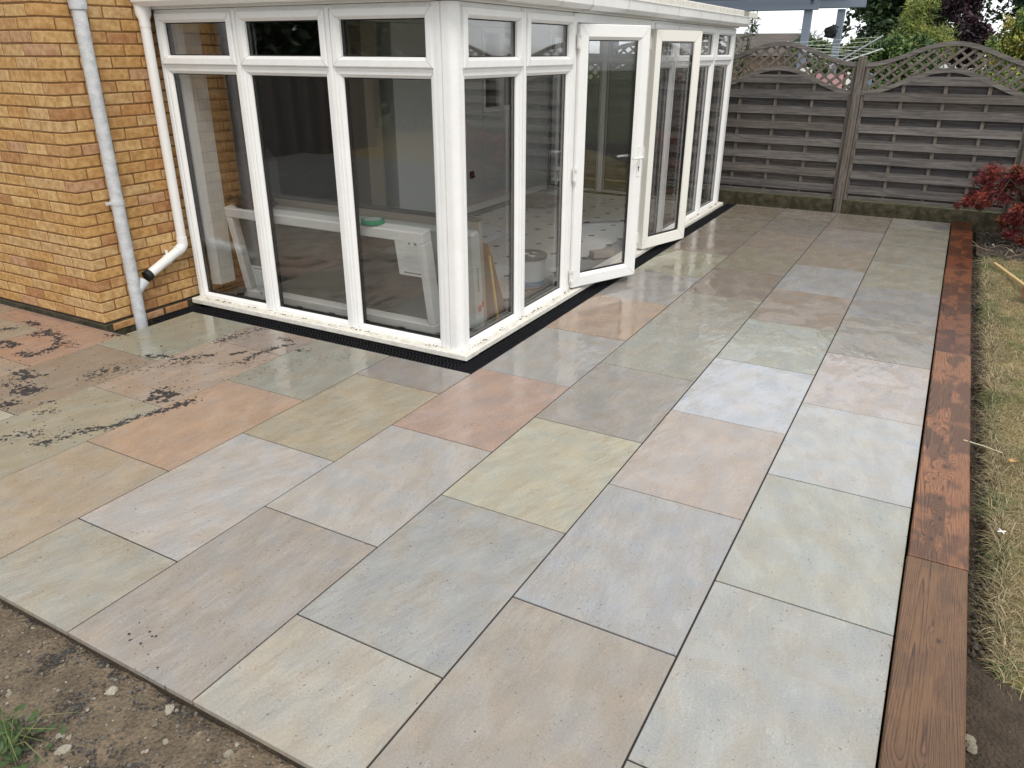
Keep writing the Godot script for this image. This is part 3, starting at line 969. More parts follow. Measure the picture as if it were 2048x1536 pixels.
		var gb := add(root, "glazing_bar", s.commit(), M.upvc_soiled)
		span(gb, "end_cap", Vector3(-2.385, e - 0.012, z - 0.34), Vector3(-2.355, e + 0.052, z + 0.34), M.upvc_soiled, 0.006)
	span(root, "gable_board", Vector3(-4.93, 2.167, -9.93), Vector3(-2.6, 2.25, -9.99), M.upvc, 0.003)
	# the open doors
	door(root, Vector3(XR + 0.005, 0, -5.462), deg_to_rad(24.0), 1.0, M.upvc, M.upvc)
	door(root, Vector3(XR + 0.03, 0, -6.995), deg_to_rad(163.5), -1.0, M.upvc_cream, M.upvc)

func door(root: Node, hinge: Vector3, swing: float, hand: float, m: Material, edge: Material) -> void:
	# a leaf 0.745 wide hung at hinge; hand 1 is hinged on the near post, -1 on the far one
	var w := 0.712
	var along := Vector3(0, 0, -hand).rotated(Vector3.UP, -swing * hand).normalized()
	var out := along.cross(Vector3.UP) * -hand
	# local x runs along the leaf so that x cross y is the outer face
	var bx := along * hand
	var B := Basis(bx, Vector3.UP, bx.cross(Vector3.UP))
	var c := hinge + along * (w / 2)
	var leaf := group_part(root, "door", Transform3D(B, hinge))
	var y0 := 0.060
	var y1 := 1.992
	var yc := (y0 + y1) / 2
	add(leaf, "frame", frame_mesh(w, y1 - y0, DOORF), m, Transform3D(B, Vector3(c.x, yc, c.z)))
	add(leaf, "gasket", frame_mesh(w - 0.208, y1 - y0 - 0.208, [Vector2(0, 0.005), Vector2(0.007, 0.005), Vector2(0.007, -0.02), Vector2(0, -0.02)]), M.gasket, Transform3D(B, Vector3(c.x, yc, c.z)))
	add(leaf, "pane", unit(w - 0.204, y1 - y0 - 0.204), M.glass, Transform3D(B, Vector3(c.x, yc, c.z) - B.z * 0.008))
	for hy in [0.16, 0.95, 1.88]:
		var hs := begin()
		cham_into(hs, Vector3(0.03, 0.1, 0.022), 0.003, Transform3D(B, hinge + Vector3(0, hy, 0) - along * 0.008 + B.z * 0.03))
		for s in [-0.042, 0.042]:
			tube_into(hs, [hinge + Vector3(0, hy + s - 0.011, 0) - along * 0.012 + B.z * 0.044, hinge + Vector3(0, hy + s + 0.011, 0) - along * 0.012 + B.z * 0.044], 0.011, 10)
		add(leaf, "hinge", hs.commit(), M.white_paint)
	# lever handles on both faces, plate and keyhole, on the first leaf only
	if hand < 0.0: return
	var hx := hinge + along * (w - 0.045)
	for s in [1.0, -1.0]:
		var f = B.z * (0.034 * s)
		var pl := add(leaf, "handle_plate", cham(0.03, 0.24, 0.008, 0.003), M.white_paint, Transform3D(B, Vector3(hx.x, 1.0, hx.z) + f))
		var n = B.z * s
		var b = Vector3(hx.x, 1.035, hx.z) + f
		var hs := begin()
		tube_into(hs, [b, b + n * 0.045, b + n * 0.052 - along * 0.012, b + n * 0.054 - along * 0.12], [0.010, 0.009, 0.009, 0.0075], 12)
		add(leaf, "handle", hs.commit(), M.white_paint)
		var ks := begin()
		tube_into(ks, [Vector3(hx.x, 0.955, hx.z) + f, Vector3(hx.x, 0.955, hx.z) + f + n * 0.006], 0.008, 12)
		cham_into(ks, Vector3(0.008, 0.03, 0.006), 0.001, Transform3D(B, Vector3(hx.x, 0.938, hx.z) + f + n * 0.003))
		add(leaf, "keyhole", ks.commit(), M.gasket)

func build_room() -> void:
	# tiled floor: clipped white tiles with small dark insets at their corners
	var root := setting("tiled_floor", Vector3(-3.7, 0, -6.9))
	span(root, "screed", Vector3(-4.94, -0.1, -9.9), Vector3(-2.605, 0.018, -3.955), M.tile_grout, 0.001)
	var dx := 0.3185
	var dz := 0.3025
	var c := 0.042
	var g := 0.002
	var th := 0.008
	var poly := func(pts):
		var st := begin()
		var t := []
		for q in pts: t.append(Vector3(q.x, th / 2, q.y))
		face(st, t, Vector3.ZERO)
		for i in pts.size():
			var a: Vector2 = pts[i]
			var b: Vector2 = pts[(i + 1) % pts.size()]
			face(st, [Vector3(a.x, th / 2, a.y), Vector3(b.x, th / 2, b.y), Vector3(b.x, -th / 2, b.y), Vector3(a.x, -th / 2, a.y)], Vector3.ZERO)
		return st.commit()
	var hx := dx / 2 - g
	var hz := dz / 2 - g
	var octa: ArrayMesh = poly.call([Vector2(-hx, -hz + c), Vector2(-hx + c, -hz), Vector2(hx - c, -hz), Vector2(hx, -hz + c), Vector2(hx, hz - c), Vector2(hx - c, hz), Vector2(-hx + c, hz), Vector2(-hx, hz - c)])
	var dia: ArrayMesh = poly.call([Vector2(-c + g, 0), Vector2(0, -c + g), Vector2(c - g, 0), Vector2(0, c - g)])
	for i in range(0, 8):
		for j in range(-20, 1):
			var x := -4.745 + i * dx
			var z := -4.10 + j * dz
			if z < -9.8: continue
			if x + dx / 2 < -2.76: add(root, "floor_tile", octa, M.tile_white, at(x + dx / 2, 0.026, z - dz / 2))
			if x < -2.66: add(root, "tile_inset", dia, M.tile_dark, at(x, 0.0255, z))
	# boards and boxed frames leaned on the front glazing
	var lean := Basis(Vector3.RIGHT, deg_to_rad(9.0))
	var L := func(y, n): return Vector3(0, 0.032, -4.20) + lean.y * y + lean.z * n
	var t := thing("leaning_window_frame", "white window frame in grey wrap leaning inside the front panes", "window frame", Vector3(-3.72, 0.03, -4.30))
	var pack := mat(c8(104, 102, 95), 0.35)
	for q in [[-4.66, -2.86, 0.66, 0.735, "top_rail"], [-4.66, -2.86, 0.0, 0.07, "bottom_rail"]]:
		add(t, q[4], cham(q[1] - q[0], q[3] - q[2], 0.10, 0.008), M.white_paint, Transform3D(lean, L.call((q[2] + q[3]) / 2, 0.06) + Vector3((q[0] + q[1]) / 2, 0, 0)))
	for x in [-4.63, -2.89]:
		add(t, "side_rail", cham(0.06, 0.588, 0.10, 0.008), M.white_paint, Transform3D(lean, L.call(0.365, 0.06) + Vector3(x, 0, 0)))
	add(t, "wrapped_panel", cham(1.69, 0.586, 0.03, 0.004), pack, Transform3D(lean, L.call(0.365, 0.03) + Vector3(-3.76, 0, 0)))
	for q in [[-4.42, 0.17, 81, 0.0], [-2.99, 0.55, 82, PI]]:
		add(t, "paper_sheet", cham(0.2, 0.25, 0.002, 0.0005), paper_mat(q[2]), Transform3D(lean * Basis(Vector3(0, 0, 1), q[3]), L.call(q[1], 0.112) + Vector3(q[0], 0, 0)))
	var up6 := Basis(Vector3.RIGHT, deg_to_rad(5.0))
	var U := func(y, n): return Vector3(0, 0.032, -4.30) + up6.y * y + up6.z * n
	var t2 := thing("boxed_panel", "long flat box in clear wrap behind the leaning window frame", "box", Vector3(-3.7, 0.03, -4.40))
	add(t2, "box", cham(1.86, 0.70, 0.09, 0.02), mat(c8(176, 182, 176), 0.35), Transform3D(up6, U.call(0.352, 0.0) + Vector3(-3.54, 0, 0)))
	for q in 2:
		add(t2, "red_mark", cham(0.004, 0.045, 0.03, 0.0005), mat(c8(186, 78, 66), 0.6), Transform3D(up6, U.call(0.17 + 0.02 * q, 0.02 - 0.042 * q) + Vector3(-2.6095, 0, 0)))
	for q in 9:
		add(t2, "printed_letter", cham(0.003, 0.011, 0.012, 0.0004), mat(c8(70, 74, 74), 0.6), Transform3D(up6, U.call(0.30 + 0.019 * q, 0.02) + Vector3(-2.6095, 0, 0)))
	var t3 := thing("timber_board", "grey topped timber board leaning behind the wrapped box", "board", Vector3(-3.7, 0.03, -4.46))
	add(t3, "board", cham(1.84, 0.745, 0.045, 0.003), mat(c8(150, 142, 128), 0.8), Transform3D(up6, U.call(0.375, -0.0695) + Vector3(-3.545, 0, 0)))
	add(t3, "edge_strip", cham(1.84, 0.02, 0.043, 0.002), mat(c8(84, 82, 78), 0.7), Transform3D(up6, U.call(0.7585, -0.0695) + Vector3(-3.545, 0, 0)))
	var t4 := thing("cardboard_sheet", "folded brown cardboard leaning against the boards by the side pane", "cardboard", Vector3(-2.9, 0.03, -4.6))
	var cb := mat(c8(178, 142, 92), 0.85)
	for q in [[0.0, 14.0, 0.60, -4.56], [0.06, 24.0, 0.56, -4.69]]:
		var bb := Basis(Vector3.RIGHT, deg_to_rad(q[1])) * Basis(Vector3.UP, q[0] * 2.0)
		add(t4, "flap", cham(0.30, q[2], 0.006, 0.001), cb, Transform3D(bb, Vector3(-2.78 - q[0] * 0.3, 0.034 + q[2] / 2 * cos(deg_to_rad(q[1])), q[3] + q[2] / 2 * sin(deg_to_rad(q[1])))))
	var y := mat(c8(206, 176, 84), 0.6)
	add(t4, "yellow_edge", cham(0.014, 0.5, 0.02, 0.002), y, Transform3D(Basis(Vector3.RIGHT, deg_to_rad(13.0)), Vector3(-2.625, 0.285, -4.475)))
	var roll := thing("tape_roll", "roll of green masking tape lying on the leaning white frame", "tape roll", L.call(0.737, 0.05) + Vector3(-3.30, 0, 0))
	add(roll, "tape", lathe([Vector2(0.04, 0), Vector2(0.078, 0), Vector2(0.08, 0.003), Vector2(0.08, 0.024), Vector2(0.078, 0.027), Vector2(0.042, 0.027), Vector2(0.04, 0.0)], 32), mat(c8(42, 140, 92), 0.6), roll.transform)
	add(roll, "wrapper", lathe([Vector2(0.0, 0.0275), Vector2(0.06, 0.0275), Vector2(0.06, 0.0285), Vector2(0.0, 0.0285)], 24), mat(c8(186, 200, 196), 0.3), roll.transform)
	var rag := thing("dark_rag", "dark brown crumpled cloth lying on the end of the leaning frame", "cloth", L.call(0.76, 0.02) + Vector3(-4.44, 0, 0))
	var rb := rock(Vector3(0.19, 0.055, 0.08), 33, 0.35, 9)
	add(rag, "cloth", rb, mat(c8(62, 48, 38), 0.9), Transform3D(Basis.IDENTITY, L.call(0.775, 0.02) + Vector3(-4.44, 0, 0)))
	add(rag, "knot", rock(Vector3(0.035, 0.03, 0.03), 36, 0.3, 6), mat(c8(62, 40, 30), 0.9), Transform3D(Basis.IDENTITY, L.call(0.79, 0.05) + Vector3(-4.64, 0, 0)))
	# plaster tub
	var tub := thing("plaster_tub", "white plastic tub with grey lid and blue base band inside the side pane", "tub", Vector3(-2.86, 0.03, -5.46))
	add(tub, "bucket", lathe([Vector2(0, 0), Vector2(0.118, 0), Vector2(0.122, 0.006), Vector2(0.136, 0.235), Vector2(0.14, 0.24), Vector2(0.14, 0.25), Vector2(0.0, 0.25)], 36), mat(c8(206, 212, 214), 0.4), tub.transform)
	add(tub, "blue_band", lathe([Vector2(0.1235, 0.008), Vector2(0.1265, 0.055), Vector2(0.1245, 0.056)], 36), mat(c8(64, 122, 160), 0.5), tub.transform)
	add(tub, "lid", lathe([Vector2(0.143, 0.235), Vector2(0.146, 0.24), Vector2(0.146, 0.262), Vector2(0.138, 0.268), Vector2(0.13, 0.262), Vector2(0.0, 0.262)], 36), mat(c8(98, 96, 92), 0.5), tub.transform)
	for q in [[0.05, 0.06, 0.022], [-0.04, 0.02, 0.03], [0.02, -0.05, 0.018]]:
		add(tub, "plaster_splash", rock(Vector3(q[2] * 1.4, 0.004, q[2]), int(q[2] * 1000), 0.4, 6), mat(c8(214, 214, 210), 0.8), tub.transform * at(q[0], 0.264, q[1]))
	var heap := thing("plaster_heap", "low grey heap of dusty rubble on the tiled floor", "rubble heap", Vector3(-4.45, 0.03, -8.75))
	add(heap, "dust", rock(Vector3(0.34, 0.11, 0.28), 44, 0.3, 14), mat(c8(128, 122, 112), 0.95), heap.transform)
	var sc := []
	var cl := []
	rng.seed = 77
	for q in 120:
		var a := rng.randf() * TAU
		var rr := sqrt(rng.randf()) * 0.36
		var s := rng.randf_range(0.006, 0.022)
		sc.append(Transform3D(Basis(Vector3.UP, a).scaled(Vector3(s, s * 0.8, s)), Vector3(-4.45 + cos(a) * rr, 0.035 + 0.09 * max(0.0, 1.0 - rr / 0.34), -8.75 + sin(a) * rr * 0.8)))
		cl.append(Color(0.22, 0.2, 0.18) * rng.randf_range(0.7, 1.3))
	scatter(heap, "rubble", rock(Vector3.ONE, 5, 0.3, 4), M.vertex, sc, cl)
	# vertical blind drawn back to the wall
	var bl := thing("vertical_blind", "white vertical blind gathered at the brick end inside the first pane", "blind", Vector3(-4.85, 0.1, -4.03))
	for q in 9:
		add(bl, "vane", cham(0.085, 1.86, 0.0025, 0.0008), mat(c8(214, 218, 216), 0.8), Transform3D(Basis(Vector3.UP, 0.35 + 0.12 * sin(q * 2.3)), Vector3(-4.862, 1.05, -3.985 - q * 0.017)))
	add(bl, "head_track", cham(0.04, 0.035, 0.2, 0.004), M.white_paint, at(-4.862, 1.998, -4.05))
	# a broken socket in the plaster
	var so := thing("wall_socket", "broken wall socket with orange wires low on the white plaster", "socket", Vector3(-4.938, 0.46, -7.93))
	add(so, "back_box", cham(0.02, 0.085, 0.085, 0.004), mat(c8(58, 46, 38), 0.8), so.transform)
	add(so, "wire", tube([so.position + Vector3(0.01, 0.01, 0.02), so.position + Vector3(0.04, -0.01, -0.01), so.position + Vector3(0.015, -0.03, -0.03)], 0.006, 8), mat(c8(176, 92, 52), 0.5))
	# a brick left on the threshold
	add(self, "loose_brick", cham(0.215, 0.065, 0.1, 0.005), mat(c8(150, 138, 124), 0.9), Transform3D(Basis(Vector3.UP, 0.9), Vector3(-2.70, 0.0635, -6.62)))
	tag(get_child(-1), "grey brown brick lying just inside the doorway", "brick")

func paper_mat(sd: int) -> StandardMaterial3D:
	return mat(Color.WHITE, 0.8, {"albedo_texture": print_tex(sd), "uv1_triplanar": true, "uv1_scale": Vector3(5.0, 4.0, 5.0), "uv1_offset": Vector3(0.5, 0.5, 0.5)})

# ------------------------------------------------------------------ pipes and drains
func build_pipes() -> void:
	var gx := -4.955
	var gz := -3.34
	var t := thing("grey_downpipe", "weathered grey soil pipe standing against the brick wall", "pipe", Vector3(gx, 0, gz))
	add(t, "pipe", tube([Vector3(gx, -0.08, gz), Vector3(gx, 0.85, gz), Vector3(gx, 2.05, gz)], 0.042, 28), M.grey_pipe)
	add(t, "socket", tube([Vector3(gx, 2.045, gz), Vector3(gx, 2.06, gz), Vector3(gx, 2.2, gz), Vector3(gx, 2.75, gz)], [0.050, 0.053, 0.051, 0.042], 28), M.grey_pipe)
	add(t, "clip", tube([Vector3(gx, 0.835, gz), Vector3(gx, 0.862, gz)], 0.0465, 28), M.grey_pipe)
	add(t, "clip_lug", cham(0.014, 0.022, 0.05, 0.004), M.grey_pipe, at(gx - 0.01, 0.848, gz + 0.055))
	add(t, "branch", tube([Vector3(gx, 0.20, gz), Vector3(gx + 0.005, 0.245, gz - 0.05), Vector3(gx + 0.006, 0.275, gz - 0.085)], [0.035, 0.036, 0.04], 20), M.grey_pipe)
	var wxp := -4.952
	var wz := -3.80
	var d := thing("white_downpipe", "white plastic rainwater pipe with an elbow into the grey pipe", "pipe", Vector3(wxp, 0.3, wz))
	add(d, "pipe", tube([Vector3(wxp, 0.50, wz), Vector3(wxp, 1.2, wz), Vector3(wxp, 1.99, wz)], 0.034, 28), M.upvc)
	add(d, "outlet", tube([Vector3(wxp, 1.955, wz), Vector3(wxp, 2.0, wz), Vector3(wxp, 2.03, wz), Vector3(wxp, 2.085, wz)], [0.037, 0.037, 0.05, 0.054], 24), M.upvc)
	var e0 := Vector3(wxp, 0.52, wz)
	var pts := [e0, Vector3(wxp, 0.47, wz)]
	var far := Vector3(wxp + 0.002, 0.31, gz - 0.135)
	var dir := (far - Vector3(wxp, 0.43, wz + 0.03)).normalized()
	for k in 7:
		var a := float(k) / 6.0
		var p0 := Vector3(wxp, 0.47, wz)
		var p1 := Vector3(wxp, 0.435, wz + 0.012)
		var p2 := Vector3(wxp, 0.425, wz + 0.06)
		pts.append(p0.lerp(p1, a).lerp(p1.lerp(p2, a), a))
	add(d, "elbow", tube(pts, 0.0385, 24), M.upvc)
	add(d, "branch_pipe", tube([Vector3(wxp, 0.428, wz + 0.045), far], 0.034, 24), M.upvc)
	var q := Vector3(wxp, 0.428, wz + 0.045).lerp(far, 0.36)
	add(d, "clip", tube([q, q + dir * 0.02], 0.0375, 24), M.upvc)
	add(d, "clip_lug", cham(0.012, 0.04, 0.02, 0.003), M.upvc, at(q.x - 0.005, q.y + 0.045, q.z))
	var j := far.lerp(Vector3(gx + 0.006, 0.28, gz - 0.085), 0.2)
	add(d, "rubber_collar", tube([far - dir * 0.008, far + dir * 0.03], 0.041, 24), M.gasket)

func drain(called_label: String, a: Vector3, b: Vector3, w: float) -> void:
	var t := thing("drainage_channel", called_label, "drain", (a + b) / 2, "black channel drains round the conservatory")
	var d := (b - a).normalized()
	var s := d.cross(Vector3.UP)
	var len := (b - a).length()
	var B := Basis(d, Vector3.UP, d.cross(Vector3.UP))
	var mid := (a + b) / 2
	add(t, "trough", cham(len, 0.03, w - 0.004, 0.001), mat(c8(12, 12, 13), 0.8), Transform3D(B, mid + Vector3(0, -0.032, 0)))
	for k in 2:
		add(t, "edge_rail", cham(len, 0.03, 0.008, 0.002), M.black_plastic, Transform3D(B, mid + s * (w / 2 - 0.004) * (1 if k == 0 else -1) + Vector3(0, -0.015, 0)))
	for k in 2:
		add(t, "bar", cham(len, 0.014, 0.007, 0.0015), M.black_plastic, Transform3D(B, mid + s * (w / 6) * (1 if k == 0 else -1) + Vector3(0, -0.011, 0)))
	# slanting ribs of the grating in three rows
	var st := begin()
	var u := 0.01
	var i := 0
	while u < len - 0.01:
		for row in 3:
			var c := a + d * (u + (0.006 if row == 1 else 0.0)) + s * (w / 3) * (row - 1) + Vector3(0, -0.009, 0)
			cham_into(st, Vector3(0.0125, 0.014, w / 3 - 0.005), 0.002, Transform3D(B.rotated(Vector3.UP, 0.55), c))
		u += 0.027
		i += 1
	var g := add(t, "grating", st.commit(), M.black_plastic)
	g.set_meta("kind", "stuff")

func build_drains() -> void:
	drain("black slotted drain along the front sill of the conservatory", Vector3(-4.78, 0, -3.7275), Vector3(-2.432, 0, -3.7275), 0.127)
	drain("black slotted drain along the side sill under the open doors", Vector3(-2.370, 0, -3.665), Vector3(-2.370, 0, -10.18), 0.122)
	drain("short black slotted drain against the brick wall by the pipes", Vector3(-4.85, 0, -3.40), Vector3(-4.85, 0, -3.79), 0.12)

# ------------------------------------------------------------------ sleepers
func build_sleepers() -> void:
	var ends := [-0.52, -2.92, -5.47, -7.87, -10.27]
	var tints := [c8(238, 230, 222), c8(240, 228, 220), c8(204, 178, 160), c8(184, 146, 118)]
	var labels := ["brown oiled timber sleeper with two large knots edging the paving end", "reddish ribbed timber sleeper edging the paving next to the brown one", "reddish timber sleeper edging the paving between two others", "dark stained timber sleeper ending at the slatted fence"]
	for i in 4:
		var za: float = ends[i] - 0.0015
		var zb: float = ends[i + 1] + 0.0015
		var l := za - zb
		var st := begin()
		var nx := 0.209
		cham_into(st, Vector3(nx, 0.11, l), 0.005, Transform3D.IDENTITY, func(v): return Vector2(v.x / nx + 0.5, (0.5 - v.z / l) if i != 3 else (0.5 + v.z / l)))
		var t: Texture2D = M.knots0 if i == 0 else M.knots1
		var m := mat(tints[i], 0.42 if i < 2 else 0.34, {"albedo_texture": t})
		var root := thing("timber_sleeper", labels[i], "sleeper", Vector3(0.265, 0, (za + zb) / 2), "timber sleepers along the patio")
		add(root, "timber", st.commit(), m, at(0.2598 + [0.0, 0.003, 0.0, 0.004][i], -0.043 + [0.0, 0.004, 0.001, 0.003][i], (za + zb) / 2))

# ------------------------------------------------------------------ fence
func fence_top(x: float) -> float:
	return 1.705 + 0.222 * (0.5 + 0.5 * cos(PI * x / 0.87))

func fence_mid(x: float) -> float:
	return 1.40 + 0.255 * (0.5 + 0.5 * cos(PI * x / 0.87))

func fence_panel(cx: float, z: float, label: String, sd: int) -> Node3D:
	var root := thing("trellis_fence", label, "fence", Vector3(cx, 0.14, z), "wavy slatted fence panels behind the patio")
	var P := func(x, y, dz): return Transform3D(Basis.IDENTITY, Vector3(cx + x, y, z + dz))
	rng.seed = sd
	var xs := []
	for i in 41: xs.append(-0.83 + 1.66 * i / 40.0)
	var ends := [-0.83, 0.83]
	var under := func(x): return fence_mid(x) - 0.03
	# front slats
	for i in 8:
		var t := 1.56 - i * 0.1775 + rng.randf_range(-0.003, 0.003)
		var b := t - 0.094
		var clipped := t > 1.35
		var m := strip_mesh(xs if clipped else ends, func(_x): return b, func(x): return min(t, under.call(x)) if clipped else t, 0.016)
		add(root, "slat", m, M["fence_h%d" % rng.randi_range(0, 3)], P.call(0, 0, 0.024 + rng.randf_range(-0.001, 0.002)))
	# back slats
	for i in 10:
		var t := 1.655 - i * 0.1775
		var b: float = max(t - 0.115, 0.15)
		var clipped := t > 1.35
		if t < 0.2: continue
		var m := strip_mesh(xs if clipped else ends, func(_x): return b, func(x): return min(t, under.call(x)) if clipped else t, 0.014)
		add(root, "back_slat", m, M["fence_b%d" % rng.randi_range(0, 2)], P.call(0, 0, -0.022))
	for x in [-0.43, 0.0, 0.43]:
		var h: float = fence_mid(x) - 0.04
		add(root, "batten", cham(0.038, h - 0.17, 0.028, 0.003), M.fence_v, P.call(x, 0.17 + (h - 0.17) / 2, 0.0))
	for s in [-1, 1]:
		add(root, "stile", cham(0.044, 1.57, 0.045, 0.004), M.fence_v, P.call(s * 0.845, 0.14 + 0.785, 0.0))
	add(root, "bottom_rail", cham(1.64, 0.045, 0.05, 0.004), M.fence_h3, P.call(0, 0.172, 0.0))
	var full := []
	for i in 41: full.append(-0.87 + 1.74 * i / 40.0)
	add(root, "arched_rail", strip_mesh(full, func(x): return fence_mid(x) - 0.048, func(x): return fence_mid(x), 0.05), M.fence_h2, P.call(0, 0, 0.008))
	add(root, "arched_cap", strip_mesh(full, func(x): return fence_top(x) - 0.048, func(x): return fence_top(x), 0.055), M.fence_h2, P.call(0, 0, 0.006))
	# trellis: two layers of diagonal laths between the curves
	for s in [1.0, -1.0]:
		var c := -3.2
		while c < 3.2:
			var t0 := 1e9
			var t1 := -1e9
			for q in 161:
				var x := -0.83 + 1.66 * q / 160.0
				var yy = 1.5 + s * 0.85 * x + c
				if yy > fence_mid(x) - 0.02 and yy < fence_top(x) - 0.02:
					t0 = min(t0, x)
					t1 = max(t1, x)
			if t1 - t0 > 0.03:
				var a := Vector3(t0, 1.5 + s * 0.85 * t0 + c, 0)
				var b := Vector3(t1, 1.5 + s * 0.85 * t1 + c, 0)
				# a lath may leave the band and come back over the crown: keep the inside run only
				var mid := (a + b) / 2
				if mid.y > fence_mid(mid.x) - 0.03 and mid.y < fence_top(mid.x):
					var d := (b - a).normalized()
					add(root, "lath", cham((b - a).length(), 0.032 if s > 0 else 0.025, 0.010, 0.002), M.fence_v, Transform3D(Basis(d, Vector3(0, 0, 1).cross(d), Vector3(0, 0, 1)), Vector3(cx, 0, z + (0.014 if s > 0 else 0.003)) + mid))
			c += 0.112
	return root

func build_fences() -> void:
	var z := -10.36
	var names := {0: "wavy slatted fence panel partly behind the conservatory end", 1: "wavy slatted fence panel between the square post and the red maple"}
	for k in range(-1, 5):
		var cx := -2.025 + 1.83 * k
		fence_panel(cx, z, names.get(k, ["", "", "wavy slatted fence panel directly behind the red maple", "wavy slatted fence panel next but one along from the red maple", "wavy slatted fence panel farthest along from the red maple", "wavy slatted fence panel standing behind the far conservatory glazing"][k]), 500 + k)
		var g := add(self, "gravel_board", cham(1.735, 0.30, 0.04, 0.006), M.mossy, at(cx, -0.015, z + 0.01))
		tag(g, ["mossy gravel board between the fence post and the conservatory", "mossy gravel board between the fence post and the red maple", "mossy gravel board behind the red maple", "mossy gravel board past the red maple", "mossy gravel board past the red maple", "mossy gravel board behind the far glazing"][k], "gravel board", "gravel boards under the fence")
	for k in range(-1, 5):
		var px := -1.11 + 1.83 * k
		var t := thing("fence_post", ["square grey timber fence post rising from the paving edge", "square grey timber fence post behind the red maple", "square grey timber fence post past the red maple", "square grey timber fence post past the red maple", "square grey timber fence post past the red maple", "square grey timber fence post behind the conservatory"][k], "fence post", Vector3(px, -0.2, z), "fence posts")
		add(t, "post", cham(0.088, 1.97, 0.09, 0.006), M.fence_v, at(px, 0.785, z + 0.012))
		add(t, "groove_strip", cham(0.022, 1.6, 0.012, 0.003), M.fence_v, at(px - 0.03, 0.95, z + 0.062))
	# dark boundary on the left, which the front panes mirror
	var lf := thing("side_fence", "plain dark brown close-boarded fence mirrored in the front panes", "fence", Vector3(-11.0, 0, 3.0))
	for i in 60:
		rng.seed = 900 + i
		add(lf, "board", cham(0.022, 1.85 + rng.randf_range(-0.01, 0.01), 0.146, 0.003), M["fence_b%d" % (i % 3)], at(-11.0 + rng.randf_range(-0.004, 0.004), 0.8, -3.0 + i * 0.15))
	for y in [0.3, 1.4]:
		add(lf, "rail", cham(0.05, 0.09, 9.0, 0.004), M.fence_v, at(-11.04, y, 1.45))

# ------------------------------------------------------------------ beyond the fence
func crown(parent: Node, lobes: Array, count: int, mesh: Mesh, cols: Array, size := 1.0, droop := 0.0) -> void:
	var xs := []
	var cs := []
	var total := 0.0
	for l in lobes: total += l[1].x * l[1].y * l[1].z
	for l in lobes:
		var n := int(count * l[1].x * l[1].y * l[1].z / total)
		# small clumps on a shell give light and dark patches and gaps
		var clumps := []
		for i in max(6, n / 45):
			var d := Vector3(rng.randfn(), rng.randfn(), rng.randfn()).normalized()
			clumps.append([d * pow(rng.randf(), 0.45), rng.randf_range(0.12, 0.3), cols[rng.randi() % cols.size()]])
		for i in n:
			var c: Array = clumps[rng.randi() % clumps.size()]
			var q: Vector3 = c[0] + Vector3(rng.randfn(), rng.randfn(), rng.randfn()) * c[1] * 0.6
			var p: Vector3 = l[0] + q * l[1]
			var B := Basis.from_euler(Vector3(rng.randf() * TAU, rng.randf() * TAU, rng.randf() * TAU))
			if droop > 0.0: B = Basis.from_euler(Vector3(PI - 0.6 + rng.randf_range(-0.9, 0.9), rng.randf() * TAU, 0))
			var s := size * rng.randf_range(0.6, 1.3)
			xs.append(Transform3D(B.scaled(Vector3(s, s, s)), p))
			var col: Color = c[2]
			cs.append(col * rng.randf_range(0.75, 1.25))
	scatter(parent, "crown", mesh, M.leaf, xs, cs)

func tree(called: String, label: String, base: Vector3, h: float, lobes: Array, count: int, mesh: Mesh, cols: Array, trunk := 0.12, group := "", size := 1.0, droop := 0.0) -> Node3D:
	var t := thing(called, label, "tree" if called.ends_with("tree") else "shrub", base, group)
	rng.seed = int(base.x * 100) + 4000 + count
	var pts := []
	var rad := []
	for i in 7:
		var f := i / 6.0
		pts.append(base + Vector3(sin(f * 3.0 + base.x) * 0.06 * h * f, h * 0.8 * f, cos(f * 2.3) * 0.05 * h * f - 0.05 * h * f))
		rad.append(trunk * (1.0 - 0.75 * f))
	var st := begin()
	tube_into(st, pts, rad, 9)
	for l in lobes:
		var a: Vector3 = pts[2 + rng.randi() % 3]
		var b: Vector3 = base + l[0]
		var mid := a.lerp(b, 0.5) + Vector3(0, -0.05 * h, 0)
		tube_into(st, [a, mid, b], [trunk * 0.45, trunk * 0.3, trunk * 0.1], 6)
		for k in 3:
			var c: Vector3 = b + Vector3(rng.randf_range(-1, 1), rng.randf_range(-0.3, 1), rng.randf_range(-1, 1)) * l[1] * 0.7
			tube_into(st, [mid, mid.lerp(c, 0.6), c], [trunk * 0.2, trunk * 0.12, trunk * 0.04], 5)
	add(t, "trunk", st.commit(), M.bark)
	var world := []
	for l in lobes: world.append([base + l[0], l[1]])
	crown(t, world, count, mesh, cols, size, droop)
	return t

